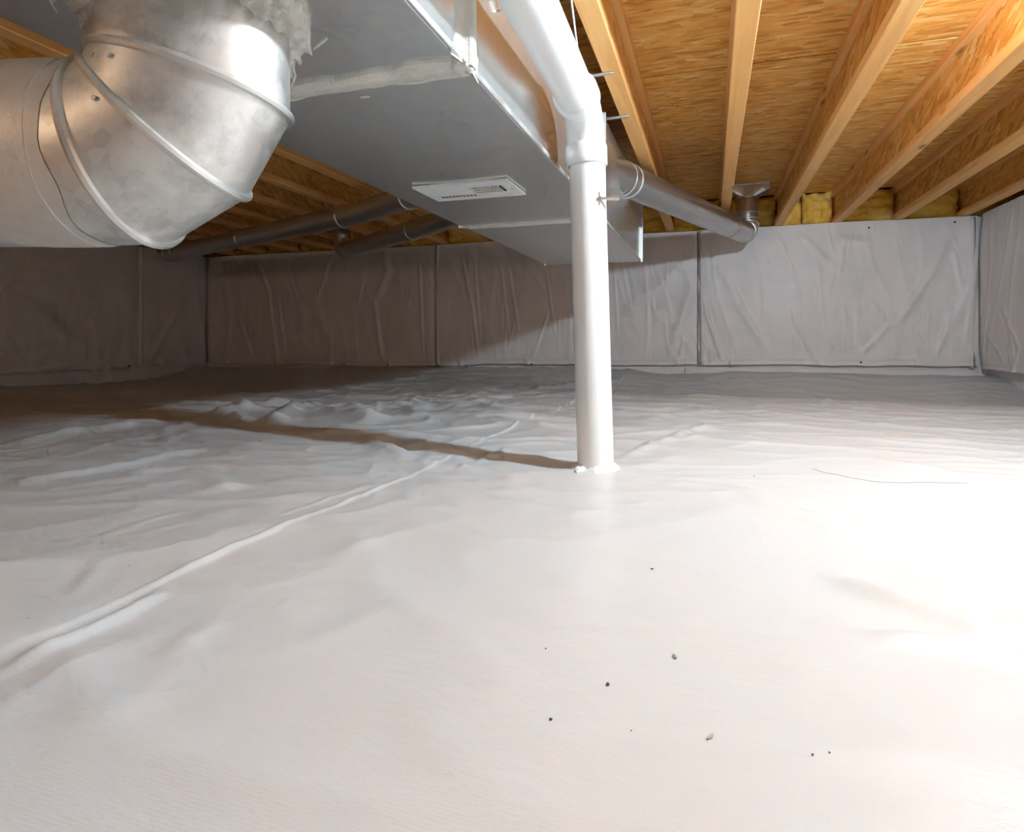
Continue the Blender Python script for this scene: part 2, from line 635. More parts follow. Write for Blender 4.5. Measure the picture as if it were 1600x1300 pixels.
def build_floor():
    xs = axis([(LEFT_X - 0.15, 0), (-2.4, 0.03), (-0.74, 0.0105), (-0.58, 0.004), (1.1, 0.0125), (RIGHT_X + 0.15, 0.02)])
    ys = axis([(FRONT_Y - 0.1, 0), (0.15, 0.08), (2.2, 0.0115), (3.2, 0.016), (5.1, 0.022)])
    X, Y = np.meshgrid(xs, ys)
    Z = floor_height(X, Y)
    for px, amp, w in FLOOR_CREASES:
        Z += crease(X, Y, [on_floor(*p) for p in px], amp, w)
    # lapped seam between two sheets, running along the joists
    sx = -0.672 + 0.018 * perlin(Y * 1.1, Y * 0 + 0.5, 3) + 0.035 * smooth01((Y - 1.6) / 1.2)
    Z += 0.0042 * np.exp(-((X - sx) / 0.0048) ** 2) * np.clip(0.6 + 1.3 * perlin(Y * 3.2, Y * 0, 4), 0.1, 1.2)
    Z += 0.0030 * np.exp(-((X - sx + 0.035 + 0.02 * perlin(Y * 3, Y * 0, 44)) / 0.006) ** 2) * np.clip(2.0 * perlin(Y * 2.6, Y * 0 + 2, 46), 0, 1)
    Z += 0.0030 * (1 / (1 + np.exp(np.clip((X - sx) / 0.004, -40, 40))))
    # gathered round the pipe
    px, py = PIPE_BASE
    d = np.hypot(X - px, Y - py)
    Z = Z * smooth01((d - 0.03) / 0.18) + 0.004 * np.exp(-((d - 0.06) / 0.03) ** 2)
    ny, nx = X.shape
    verts = np.stack([X.ravel(), Y.ravel(), Z.ravel()], 1)
    idx = np.arange(nx * ny).reshape(ny, nx)
    faces = np.stack([idx[:-1, :-1].ravel(), idx[:-1, 1:].ravel(), idx[1:, 1:].ravel(), idx[1:, :-1].ravel()], 1)
    me = bpy.data.meshes.new('floor')
    me.from_pydata(verts.tolist(), [], faces.tolist())
    me.materials.append(M['liner'])
    me.polygons.foreach_set('use_smooth', [True] * len(me.polygons))
    o = bpy.data.objects.new('floor', me)
    COL.objects.link(o)
    tag(o, 'white woven plastic ground liner with folds and a lapped seam', kind='structure')
    return lambda x, y: float(Z[min(np.searchsorted(ys, y), ny - 1), min(np.searchsorted(xs, x), nx - 1)])


PIPE_BASE = on_floor(931, 733)
ground = build_floor()

# ------------------------------------------------------------------ walls (footing and stem wall behind the blankets)


def wall(name, x0, x1, y0, y1):
    o = MB().box(x0, x1, y0, y1, -0.25, JOIST_Z - 0.002).build(name, M['blanket'])
    tag(o, kind='structure')
    return o


BACK = 0.06
w_back = wall('wall_back', LEFT_X - BACK - 0.2, RIGHT_X + BACK + 0.2, WALL_Y + BACK, WALL_Y + 0.26)
w_left = wall('wall_left', LEFT_X - BACK - 0.2, LEFT_X - BACK, FRONT_Y - 0.2, WALL_Y + BACK)
w_right = wall('wall_right', RIGHT_X + BACK, RIGHT_X + BACK + 0.2, FRONT_Y - 0.2, WALL_Y + BACK)
w_front = wall('wall_front', LEFT_X - BACK, RIGHT_X + BACK, FRONT_Y - 0.2, FRONT_Y)
# strips of liner lapped up the footing, below the blankets
for x0, x1, d, lab in (
    (-4.9, -4.0, 0.010, 'dark liner strip lapped up the footing beside the shaded corner'),
    (-3.96, -2.19, 0.006, 'dark liner strip lapped up the footing, ending at a shadowed step under the hairline seam'),
    (-2.15, -1.0, 0.026, 'pale liner strip lapped up the footing beside the vertical white pipe'),
    (-1.02, -0.20, 0.012, 'liner strip lapped up the footing between the white pipe and the blanket seam'),
    (-0.19, 1.75, 0.024, 'lit liner strip lapped up the footing below the widest bright blanket'),
):
    y = WALL_Y + BACK - 0.004
    n = 30
    V, F = [], []
    for i in range(n + 1):
        x = x0 + (x1 - x0) * i / n
        for z in (-0.15, 0.0, 0.03, 0.045 if x1 < -0.9 else 0.10):
            V.append((x, y - d - 0.006 * float(perlin(x * 5, z * 3, 12)), z))
    for i in range(n):
        for j in range(3):
            a = i * 4 + j
            F.append((a, a + 4, a + 5, a + 1))
    m = len(V)
    V += [(vx, y, vz) for vx, vy, vz in V]
    for i in range(n):
        F.append((i * 4 + 3, (i + 1) * 4 + 3, m + (i + 1) * 4 + 3, m + i * 4 + 3))
    for i in (0, n):
        for j in range(3):
            F.append((i * 4 + j, i * 4 + j + 1, m + i * 4 + j + 1, m + i * 4 + j))
    o = mesh_obj('footing_liner', V, F, M['blanket'], None, True, 50)
    tag(o, lab, 'liner', 'liner strips along the footing')

# ------------------------------------------------------------------ ceiling: subfloor sheets on I-joists
ceil = MB().box(LEFT_X - 0.4, RIGHT_X + 0.4, FRONT_Y - 0.3, WALL_Y + 0.3, SUB_Z + 0.02, SUB_Z + 0.03).build('ceiling', M['black'])
tag(ceil, kind='structure')
gap = 0.013
rows = [2.605 + 1.22 * k for k in range(-5, 3)]
for r, y1 in enumerate(rows):
    y0 = y1 - 1.22
    if y0 > WALL_Y + 0.3:
        continue
    PL = 6 * JOIST_DX
    x = JOIST_X0 + JOIST_DX * ((1 if r % 2 else 4) - 18)
    while x < RIGHT_X + 0.4:
        xa, xb = max(x, LEFT_X - 0.4), min(x + PL, RIGHT_X + 0.4)
        if xb - xa > 0.05:
            cx, cy = (xa + xb) / 2, (y0 + min(y1, WALL_Y + 0.3)) / 2
            hx, hy = (xb - xa) / 2 - gap / 2, (min(y1, WALL_Y + 0.3) - y0) / 2 - gap / 2
            o = MB().box(-hx, hx, -hy, hy, 0, 0.019).build('subfloor_panel', M['osb'], ceil)
            o.location = (cx, cy, SUB_Z)
        x += PL

# I-joists
FL_W, FL_H = 0.060, 0.038
jy0, jy1 = FRONT_Y - 0.15, WALL_Y + 0.18
me_bot = MB().bevel_box(-FL_W / 2, FL_W / 2, 0, jy1 - jy0, 0, FL_H, 0.002)
me_top = MB().bevel_box(-FL_W / 2, FL_W / 2, 0, jy1 - jy0, SUB_Z - JOIST_Z - FL_H, SUB_Z - JOIST_Z, 0.002)
me_web = MB().box(-0.005, 0.005, 0, jy1 - jy0, FL_H, SUB_Z - JOIST_Z - FL_H)
JOIST_LABEL = {
    0: 'wooden I-joist beside the white pipe elbow, bright orange lower flange',
    1: 'wooden I-joist running straight back, over the far end of the round branch duct',
    2: 'wooden I-joist just past the metal register boot, dark strand-board web showing',
    3: 'wooden I-joist, second past the metal register boot toward the corner',
    4: 'wooden I-joist, third past the metal register boot, thin pale lower flange',
    5: 'wooden I-joist nearest the far corner, close to the side wall blanket',
}
ordinals = ['first', 'second', 'third', 'fourth', 'fifth', 'sixth', 'seventh', 'eighth', 'ninth', 'tenth', 'eleventh']
proto = None
for n in range(-11, 6):
    x = JOIST_X0 + JOIST_DX * n
    if x < LEFT_X + 0.05:
        continue
    root = empty('floor_joist', (x, jy0, JOIST_Z))
    if proto is None:
        proto = [me_bot.build('bottom_flange', M['lumber'], root), me_web.build('web', M['web'], root), me_top.build('top_flange', M['lumber'], root)]
    else:
        for p in proto:
            c = p.copy()
            COL.objects.link(c)
            c.parent = root
    if n in JOIST_LABEL:
        lab = JOIST_LABEL[n]
    elif n == -1:
        lab = 'wooden I-joist hidden straight above the rectangular duct'
    else:
        lab = 'wooden I-joist in the dark bays, %s to the left past the rectangular duct' % ordinals[-2 - n]
    tag(root, lab, 'joist', 'floor joists under the subfloor')

# rim board behind the joist ends
tag(MB().box(LEFT_X - 0.3, RIGHT_X + 0.3, jy1, jy1 + 0.03, JOIST_Z, SUB_Z - 0.001).build('trim_1', M['rim']), kind='structure')
tag(MB().box(LEFT_X - 0.26, LEFT_X - 0.2, jy0, jy1, JOIST_Z, SUB_Z - 0.001).build('trim_2', M['rim']), kind='structure')
tag(MB().box(RIGHT_X + 0.2, RIGHT_X + 0.26, jy0, jy1, JOIST_Z, SUB_Z - 0.001).build('trim_3', M['rim']), kind='structure')
tag(MB().box(LEFT_X - 0.3, RIGHT_X + 0.3, jy0 - 0.03, jy0, JOIST_Z, SUB_Z - 0.001).build('trim_4', M['rim']), kind='structure')

# fibreglass batts stuffed between the joist ends


def batt(x0, x1, z0, z1, yf, seed, label):
    """soft block of insulation: rounded front, lumpy"""
    nx, nz, ny = 18, 14, 5
    depth = 0.14
    V, F = [], []
    cx, cz = (x0 + x1) / 2, (z0 + z1) / 2
    hx, hz = (x1 - x0) / 2, (z1 - z0) / 2
    for j in range(nz + 1):
        for i in range(nx + 1):
            a, b = -1 + 2 * i / nx, -1 + 2 * j / nz
            edge = (1 - abs(a) ** 6) * (1 - abs(b) ** 6)
            n1 = float(perlin(a * 2.0 + seed, b * 2.0, 21))
            n2 = float(perlin(a * 5.0 + seed, b * 5.0, 22))
            y = yf + 0.035 * (1 - edge) - 0.050 * n1 - 0.022 * n2
            V.append((a * hx * (1 + 0.02 * n2), y, b * hz + 0.006 * n1))
    nv = len(V)
    for j in range(nz):
        for i in range(nx):
            q = j * (nx + 1) + i
            F.append((q, q + 1, q + nx + 2, q + nx + 1))
    rim = [i for i in range(nx)] + [nx + j * (nx + 1) for j in range(nz)] + [nz * (nx + 1) + nx - i for i in range(nx)] + [(nz - j) * (nx + 1) for j in range(nz)]
    for q in rim:
        V.append((V[q][0], yf + depth, V[q][2]))
    L = len(rim)
    for k in range(L):
        k2 = (k + 1) % L
        F.append((rim[k2], rim[k], nv + k, nv + k2))
    F.append(tuple(nv + k for k in range(L - 1, -1, -1)))
    o = mesh_obj('insulation_batt', V, F, M['fibre'], None, True)
    o.location = (cx, 0, cz)
    return tag(o, label, 'insulation', 'yellow batts along the back wall')


for n in range(-11, 6):
    xa = JOIST_X0 + JOIST_DX * n + 0.008
    xb = JOIST_X0 + JOIST_DX * (n + 1) - 0.008
    if n == 5:
        xb = RIGHT_X + 0.25
    if xa < LEFT_X:
        continue
    z0, z1 = JOIST_Z + 0.004, SUB_Z - 0.001
    lab = {
        -1: 'yellow fibreglass batt behind the end of the rectangular duct',
        0: 'yellow fibreglass batt behind the slanting round branch duct',
        1: 'yellow fibreglass batt behind the metal register boot',
        2: None,
        3: 'yellow fibreglass batt, pale and rounded, second bay past the register boot toward the corner',
        4: 'yellow fibreglass batt, third bay past the register boot toward the corner',
        5: 'yellow fibreglass batt in the corner bay, above the side wall blanket',
    }.get(n, 'yellow fibreglass batt in the dark bays, %s bay left of the rectangular duct end' % ordinals[max(0, -2 - n)])
    if n == 2:
        m = xa + 0.42 * (xb - xa)
        batt(xa + 0.006, m, z0, z1 - 0.05, WALL_Y + 0.055, 3.1, 'narrow creased fibreglass batt leaning low beside the register boot bay')
        batt(m + 0.004, xb - 0.02, z0, z1, WALL_Y + 0.02, 8.2, 'squared upright fibreglass batt, first bay past the register boot')
    else:
        batt(xa + 0.006, xb - 0.006, z0, z1, WALL_Y + 0.035, n * 2.37, lab)

# ------------------------------------------------------------------ wall blankets


def px_wall(lst, fn, scale, ox, oy):
    return [([fn(ox + x / scale, oy + y / scale) for x, y in pts], a, w) for pts, a, w in lst]


by = lambda x, y: on_y(x, y, WALL_Y)
lx = lambda x, y: on_x(x, y, LEFT_X)
rx = lambda x, y: on_x(x, y, RIGHT_X)
BACK_CREASES = (
    px_wall([
        ([(10, 340), (70, 500), (110, 850)], 0.012, 0.016), ([(150, 340), (215, 550)], 0.010, 0.012),
        ([(380, 310), (340, 450), (300, 560)], 0.010, 0.014), ([(360, 330), (350, 470)], 0.006, 0.010),
        ([(545, 420), (510, 590)], 0.008, 0.012), ([(590, 500), (635, 860)], 0.013, 0.018),
        ([(640, 290), (660, 400), (600, 560)], 0.016, 0.035), ([(820, 330), (840, 850)], 0.009, 0.012),
        ([(1030, 320), (1085, 580), (1120, 850)], 0.013, 0.013), ([(1095, 320), (1130, 840)], 0.007, 0.010),
        ([(1220, 330), (1270, 740)], 0.006, 0.010), ([(1265, 380), (1315, 700)], 0.008, 0.010),
        ([(1450, 380), (1500, 730)], 0.008, 0.010), ([(1470, 590), (1380, 860)], 0.008, 0.010),
        ([(120, 540), (150, 820)], 0.010, 0.014), ([(240, 560), (230, 700)], 0.014, 0.05),
        ([(300, 580), (380, 780)], 0.012, 0.05),
    ], by, 3.2, 400, 300)
    + px_wall([
        ([(1180, 550), (1270, 850)], 0.011, 0.014), ([(1240, 340), (1300, 470)], 0.006, 0.010),
        ([(1290, 340), (1350, 500)], 0.009, 0.013), ([(1120, 430), (1160, 620), (1130, 850)], 0.010, 0.03),
    ], by, 3.2, 0, 300)
    + px_wall([
        ([(1250, 230), (1130, 480), (960, 740)], 0.016, 0.028), ([(440, 640), (460, 720), (550, 900)], 0.009, 0.016),
        ([(0, 640), (60, 820), (90, 910)], 0.010, 0.014), ([(930, 730), (850, 820), (760, 900)], 0.008, 0.018),
        ([(1370, 350), (1340, 600), (1300, 850)], 0.010, 0.018), ([(1250, 350), (1290, 560)], 0.007, 0.016),
        ([(130, 580), (230, 720), (330, 880)], 0.009, 0.028), ([(60, 430), (200, 640)], 0.006, 0.02),
        ([(650, 300), (850, 320)], 0.008, 0.03), ([(820, 600), (900, 720)], 0.007, 0.02),
        ([(1180, 860), (1300, 600), (1360, 380)], 0.010, 0.03), ([(700, 640), (720, 880)], 0.005, 0.02),
        ([(480, 270), (620, 420)], 0.005, 0.02), ([(1240, 640), (1160, 900)], 0.008, 0.018),
    ], by, 3.2, 1100, 280)
    + px_wall([
        ([(600, 480), (600, 640), (590, 750)], 0.007, 0.014), ([(840, 450), (870, 560), (930, 740)], 0.010, 0.016),
        ([(800, 420), (740, 600), (690, 760)], 0.014, 0.035), ([(780, 290), (640, 430), (500, 520)], 0.012, 0.05),
        ([(900, 690), (870, 760)], 0.010, 0.014), ([(740, 740), (760, 660)], 0.010, 0.012),
        ([(450, 320), (470, 640)], 0.005, 0.010), ([(800, 620), (850, 760)], 0.010, 0.018),
    ], by, 2.826, 800, 300)
)
LEFT_CREASES = px_wall([
    ([(420, 560), (420, 880)], 0.008, 0.016), ([(700, 500), (700, 880)], 0.012, 0.02),
    ([(0, 520), (220, 620), (400, 800)], 0.020, 0.06), ([(880, 600), (740, 860)], 0.010, 0.03),
    ([(960, 420), (1000, 620), (1030, 860)], 0.010, 0.03), ([(0, 700), (120, 880)], 0.010, 0.03),
], lx, 3.2, 0, 300)
RIGHT_CREASES = px_wall([
    ([(1440, 600), (1400, 880)], 0.008, 0.012), ([(1500, 640), (1590, 850)], 0.008, 0.02),
    ([(1420, 760), (1500, 900)], 0.007, 0.018), ([(1540, 780), (1560, 900)], 0.006, 0.014),
], rx, 3.2, 1100, 280)


def blanket(a0, a1, z0, z1, creases, place, seed, label, res=0.0085, drop=0.0):
    """quilted vinyl-faced blanket; place(a, z, out) turns wall coordinates into a point, out = distance from the mean face"""
    na, nz = max(8, int((a1 - a0) / res)), int((z1 - z0) / 0.0125)
    A, Zg = np.meshgrid(np.linspace(a0, a1, na + 1), np.linspace(z0, z1, nz + 1))
    t = (A - a0) / (a1 - a0)
    v = (Zg - z0) / (z1 - z0)
    D = 0.012 * perlin(A * 1.3, Zg * 0.8, seed) + 0.006 * perlin(A * 3.2 + Zg * 0.8, Zg * 0.9, seed + 1)
    D += 0.0035 * np.clip(1 - np.abs(perlin(A * 4.6 + 0.9 * Zg, Zg * 1.1, seed + 2)) * 6.0, 0, 1) ** 2
    D += 0.003 * perlin(A * 9, Zg * 2.2, seed + 3)
    rr = random.Random(seed)
    for q in range(int((a1 - a0) * 9)):                                                   # fine near-vertical creases
        ca, cz = a0 + (a1 - a0) * rr.random(), z0 + (z1 - z0) * rr.random()
        ln, sl_ = 0.12 + 0.35 * rr.random(), rr.uniform(-0.28, 0.28)
        D += crease(A, Zg, [(ca - sl_ * ln / 2, cz + ln / 2), (ca + sl_ * ln / 2, cz - ln / 2)], rr.uniform(0.0015, 0.0045), rr.uniform(0.007, 0.011))
    D += 0.014 * np.sin(np.pi * np.clip(v, 0, 1)) ** 0.7                                  # loft
    D *= 0.25 + 0.75 * np.clip(np.minimum(v, 1 - v) * 9, 0, 1)
    # gathers above the fixings along the bottom hem
    for p in np.arange(a0 + 0.25, a1, 0.62):
        for s in (-1, 0, 1):
            D += 0.006 * np.exp(-(((A - p) - s * 0.45 * (Zg - z0)) / 0.016) ** 2) * np.exp(-((Zg - z0) / 0.13) ** 2)
    for pts, amp, w in creases:
        D += crease(A, Zg, pts, amp, w)
    # hem and side seams
    D -= 0.010 * np.exp(-((t * (a1 - a0)) / 0.03) ** 2) + 0.010 * np.exp(-(((1 - t) * (a1 - a0)) / 0.03) ** 2)
    D -= 0.006 * np.exp(-((Zg - z0 - 0.022) / 0.006) ** 2)
    Zs = Zg + (0.022 * perlin(A * 1.7, A * 0, seed + 5) + 0.008 * perlin(A * 6, A * 0, seed + 7) - drop * t) * (1 - v) + 0.007 * perlin(A * 2.1, A * 0 + 4, seed + 6) * v
    D = np.clip(D, -0.035, 0.06)
    ny_, nx_ = A.shape
    V = [place(A[j, i], Zs[j, i], D[j, i]) for j in range(ny_) for i in range(nx_)]
    idx = np.arange(nx_ * ny_).reshape(ny_, nx_)
    F = np.stack([idx[:-1, :-1].ravel(), idx[:-1, 1:].ravel(), idx[1:, 1:].ravel(), idx[1:, :-1].ravel()], 1).tolist()
    rim = list(idx[0, :-1]) + list(idx[:-1, -1]) + list(idx[-1, :0:-1]) + list(idx[:0:-1, 0])
    base = len(V)
    for q in rim:
        j, i = divmod(int(q), nx_)
        V.append(place(A[j, i], Zs[j, i], -BACK + 0.002))
    L = len(rim)
    for k in range(L):
        k2 = (k + 1) % L
        F.append((int(rim[k2]), int(rim[k]), base + k, base + k2))
    o = mesh_obj('insulation_blanket', V, F, M['blanket'], None, True, 70)
    tag(o, label, 'wall blanket', 'vinyl faced blankets on the walls')
    return o


def pins(parent, pts):
    """black-headed fixings along the hems"""
    for p, nrm in pts:
        nrm = Vector(nrm)
        p = Vector(p)
        MB().sweep([p - nrm * 0.03, p + nrm * 0.002, p + nrm * 0.005], [0.007, 0.007, 0.004], 10).build('fixing_pin', M['black'], parent)


BZ0, BZ1 = 0.118, JOIST_Z - 0.002
pb = lambda a, z, d: (a, WALL_Y - d, z)
pl = lambda a, z, d: (LEFT_X + d, a, z)
pr = lambda a, z, d: (RIGHT_X - d, a, z)
s1 = on_y(680, 500)[0]
s2 = on_y(1090, 470)[0]
NB = (0, -1, 0)
b1 = blanket(LEFT_X + 0.01, s1 - 0.003, BZ0 - 0.045, BZ1 - 0.012, BACK_CREASES, pb, 31, 'dark wrinkled vinyl wall blanket between the shaded corner and the hairline seam')
b2 = blanket(s1 + 0.003, s2 - 0.003, BZ0 - 0.03, BZ1 - 0.006, BACK_CREASES, pb, 37, 'wrinkled vinyl wall blanket behind the white vertical pipe', drop=-0.03)
b3 = blanket(s2 + 0.003, RIGHT_X - 0.01, BZ0, BZ1, BACK_CREASES, pb, 43, 'lit grey vinyl wall blanket with a long diagonal fold, below the yellow batts', drop=-0.02)
sl = on_x(216, 470, LEFT_X)[0]
b4 = blanket(sl + 0.003, WALL_Y - 0.01, BZ0 - 0.045, BZ1 - 0.012, LEFT_CREASES, pl, 51, 'narrow dark vinyl wall blanket in the shaded corner below the big elbow duct')
b5 = blanket(1.2, sl - 0.003, BZ0 - 0.055, BZ1 - 0.012, LEFT_CREASES, pl, 57, 'dark vinyl wall blanket on the shaded side wall under the big round duct', res=0.02)
b6 = blanket(3.0, WALL_Y - 0.01, BZ0, BZ1, RIGHT_CREASES, pr, 63, 'grey vinyl wall blanket on the lit side wall past the corner')
for o, lst in (
    (b1, [(538, 570), (607, 570)]), (b2, [(831, 569), (607, 571)]), (b3, [(1077, 569), (1345, 566), (1358, 357), (1089, 366), (1492, 347)]),
):
    pts = []
    for q in lst:
        x, z = on_y(*q)
        bb = [v.co for v in o.data.vertices]
        if min(c.x for c in bb) - 0.01 <= x <= max(c.x for c in bb) + 0.01:
            near = min(bb, key=lambda c: (c.x - x) ** 2 + (c.z - z) ** 2 + (0.01 if c.y > WALL_Y + 0.05 else 0))
            pts.append(((near.x, near.y, near.z), NB))
    pins(o, pts)
y, z = on_x(201, 572, LEFT_X)
pins(b4 if y > sl else b5, [((LEFT_X + 0.012, y, z), (1, 0, 0))])


# standing fold where blankets meet
def seam_fold(parent, a, place, z0, z1, seed):
    n = 40
    V, F = [], []
    for i in range(n + 1):
        z = z0 + (z1 - z0) * i / n
        w = 0.004 * float(perlin(z * 5, 0.3, seed))
        lean = 0.014 * float(perlin(z * 1.6, 0.7, seed + 1))
        for (da, d) in ((-0.020, -0.004), (-0.006, 0.004 + w), (0.0, 0.020 + w), (0.006, 0.004 + w), (0.020, -0.004)):
            V.append(place(a + da + lean, z, d))
    for i in range(n):
        for j in range(4):
            q = i * 5 + j
            F.append((q, q + 1, q + 6, q + 5))
    o = mesh_obj('seam_fold', V, F, M['blanket'], parent, True, 50)
    sol = o.modifiers.new('thickness', 'SOLIDIFY')
    sol.thickness = 0.002
    return o


seam_fold(b2, s1 + 0.026, pb, BZ0 - 0.03, BZ1 - 0.015, 70)
seam_fold(b3, s2 + 0.026, pb, BZ0 + 0.005, BZ1 - 0.01, 74)
seam_fold(b3, RIGHT_X - 0.045, pb, BZ0 + 0.005, BZ1 - 0.01, 78)
seam_fold(b4, sl + 0.02, pl, BZ0 - 0.03, BZ1 - 0.015, 82)

# ================================================================== THINGS
# ------------------------------------------------------------------ rectangular trunk duct
trunk = empty('trunk_duct', (0, 0, 0))
tag(trunk, 'long rectangular sheet-metal trunk duct hung below the joists', 'duct')


def trunk_section(y0, y1, inset=0.0):
    """open-ended sheet box with a folded lip along the lower edges"""
    x0, x1, z0, z1 = TR_L + inset, TR_R - inset, TR_Z + inset, TR_TOP
    ny = 10
    V, F = [], []
    prof = [(x0, z1), (x0, z0 + 0.004), (x0 + 0.004, z0)] + [(x0 + 0.004 + (x1 - x0 - 0.008) * i / 8, z0) for i in range(1, 8)] + [(x1 - 0.004, z0), (x1, z0 + 0.004), (x1, z0 + 0.16), (x1, z1)]
    m = len(prof)
    for j in range(ny + 1):
        y = y0 + (y1 - y0) * j / ny
        for i, (x, z) in enumerate(prof):
            dz = 0.0
            if 2 < i < 10:
                s = math.sin(math.pi * (i - 2) / 8) * math.sin(math.pi * j / ny)
                dz = -0.006 * s                                     # slight belly of the sheet
            dx = 0.005 * math.sin(math.pi * j / ny) if i == m - 2 else 0
            V.append((x + dx, y, z + dz))
    for j in range(ny):
        for i in range(m - 1):
            q = j * m + i
            F.append((q + 1, q, q + m, q + m + 1))
        F.append((j * m, j * m + m - 1, (j + 1) * m + m - 1, (j + 1) * m))
    return mesh_obj('duct_section', V, F, M['galv'], trunk, True, 40)


SEAM1, SEAM2 = 0.923, 2.25
trunk_section(FRONT_Y, SEAM1)
trunk_section(SEAM1, SEAM2)
trunk_section(SEAM2, TR_END, 0.001)
MB().box(TR_L + 0.001, TR_R - 0.001, TR_END - 0.002, TR_END + 0.003, TR_Z, TR_TOP).build('end_cap', M['galv'], trunk)
# standing cleats on the sides, flat cleats below
for y in (SEAM1, SEAM2, TR_END):
    wdt = 0.012 if y == SEAM1 else 0.006
    MB().bevel_box(TR_R - 0.002, TR_R + 0.014, y - wdt, y + wdt, TR_Z - 0.004, TR_TOP - 0.005, 0.002, 'z').build('drive_cleat', M['bead'], trunk)
    MB().bevel_box(TR_L - 0.014, TR_L + 0.002, y - wdt, y + wdt, TR_Z - 0.004, TR_TOP - 0.005, 0.002, 'z').build('drive_cleat', M['bead'], trunk)
    if y != TR_END:
        MB().bevel_box(TR_L, TR_R + 0.004, y - 0.010, y + 0.010, TR_Z - 0.006, TR_Z + 0.002, 0.002, 'x').build('flat_cleat', M['bead'], trunk)
# lip along the lower right edge
MB().bevel_box(TR_R - 0.001, TR_R + 0.004, FRONT_Y, TR_END, TR_Z - 0.002, TR_Z + 0.010, 0.0012).build('edge_lip', M['bead'], trunk)


def smear(name, x0, x1, yc, w_near, w_far, z, parent, seed, thick=0.004):
    """brushed sealant along a cross seam on the underside, ragged on both sides"""
    nx, nw = 110, 50
    V, F = [], []
    for i in range(nx + 1):
        t = i / nx
        x = x0 + (x1 - x0) * t
        a = w_near * (0.75 + 0.55 * float(perlin(x * 6, 0.2, seed)) + 0.25 * float(perlin(x * 25, 0.2, seed)))
        b = w_far * (1.0 + 0.9 * float(perlin(x * 4, 5.2, seed)) + 0.3 * float(perlin(x * 22, 7.2, seed))) * (1.35 - 0.8 * t)
        for j in range(nw + 1):
            s = -1 + 2 * j / nw
            y = yc + (s * a if s < 0 else s * b)
            h = thick * (1 - abs(s) ** 4) * (1 + 0.6 * float(perlin(x * 18, y * 90, seed + 2))) + (0.006 * math.exp(-((s - 0.1) / 0.22) ** 2)) - 0.008 * math.exp(-((s - 0.1) / 0.035) ** 2)
            V.append((x, y, z - max(h, 0) + (0.007 if j in (0, nw) else 0)))
    for i in range(nx):
        for j in range(nw):
            q = i * (nw + 1) + j
            F.append((q, q + 1, q + nw + 2, q + nw + 1))
    o = mesh_obj(name, V, F, M['sealant'], parent, True)
    return o


so = smear('sealant_band', TR_L + 0.01, TR_R + 0.002, SEAM1, 0.034, 0.040, TR_Z - 0.004, trunk, 91)
so['label'] = 'pale brushed sealant across the near cross seam'
smear('sealant_band', TR_L + 0.03, TR_R - 0.02, SEAM2, 0.020, 0.022, TR_Z - 0.003, trunk, 95, 0.002)
# sealant wiped down the side cleat
V, F = [], []
for i in range(31):
    z = TR_Z - 0.006 + (TR_TOP - TR_Z) * i / 30
    a = 0.045 + 0.03 * float(perlin(z * 16, 0.5, 97))
    b = 0.055 + 0.04 * float(perlin(z * 14, 3.5, 97))
    for j, (yy, dx) in enumerate(((-a, -0.001), (-0.014, 0.006), (-0.010, 0.016), (0.010, 0.016), (0.014, 0.006), (b, -0.001))):
        V.append((TR_R + dx, SEAM1 + yy, z))
for i in range(30):
    for j in range(5):
        q = i * 6 + j
        F.append((q, q + 1, q + 7, q + 6))
mesh_obj('sealant_band', V, F, M['sealant'], trunk, True)
# stray dabs of sealant on the underside
for (px, py, L, w, ang) in ((500, 68, 0.055, 0.008, -0.5), (570, 151, 0.022, 0.007, 0.1)):
    p = on_z(px, py, TR_Z)
    V, F = [], []
    n = 10
    for i in range(n + 1):
        s = -1 + 2 * i / n
        ww = w * math.sqrt(max(0.0, 1 - s * s)) * (1 + 0.4 * math.sin(i * 2.1))
        for q in (-1, -0.4, 0.4, 1):
            x = p.x + math.cos(ang) * s * L / 2 - math.sin(ang) * q * ww / 2
            y = p.y + math.sin(ang) * s * L / 2 + math.cos(ang) * q * ww / 2
            V.append((x, y, TR_Z - (0.002 if abs(q) < 0.9 and 0 < i < n else -0.003)))
    for i in range(n):
        for q in range(3):
            a = i * 4 + q
            F.append((a, a + 1, a + 5, a + 4))
    mesh_obj('sealant_dab', V, F, M['sealant'], trunk, True)
bm = bmesh.new()
bmesh.ops.create_icosphere(bm, subdivisions=3, radius=1.0)
for v in bm.verts:
    k = 1 + 0.5 * float(perlin(v.co.x * 2.1 + v.co.z, v.co.y * 2.1, 99))
    v.co = Vector((TR_R - 0.006 + v.co.x * 0.022 * k, SEAM1 + v.co.y * 0.026 * k, TR_Z - 0.001 + v.co.z * 0.012 * k))
me = bpy.data.meshes.new('sealant_blob')
bm.to_mesh(me)
bm.free()
me.materials.append(M['sealant'])
me.polygons.foreach_set('use_smooth', [True] * len(me.polygons))
ob = bpy.data.objects.new('sealant_blob', me)
COL.objects.link(ob)
ob.parent = trunk
# hanger strap with a hook on the side
st = MB()
hy = 1.075
st.box(TR_R + 0.002, TR_R + 0.004, hy - 0.004, hy + 0.004, TR_Z + 0.19, TR_TOP + 0.02)
st.build('hanger_strap', M['black'], trunk)
MB().sweep([(TR_R + 0.004, hy, TR_Z + 0.195), (TR_R + 0.012, hy, TR_Z + 0.185), (TR_R + 0.012, hy + 0.008, TR_Z + 0.172), (TR_R + 0.004, hy + 0.004, TR_Z + 0.168)], 0.003, 8).build('hook', M['steel'], trunk)

# straps that carry the trunk
for y in (-1.4, 0.30, 1.60, 2.9):
    for x in (TR_L - 0.002, TR_R + 0.001):
        MB().box(x - 0.0008, x + 0.0008, y - 0.0125, y + 0.0125, TR_Z + 0.20, JOIST_Z + 0.03).build('hanger_strap', M['galv_small'], trunk)

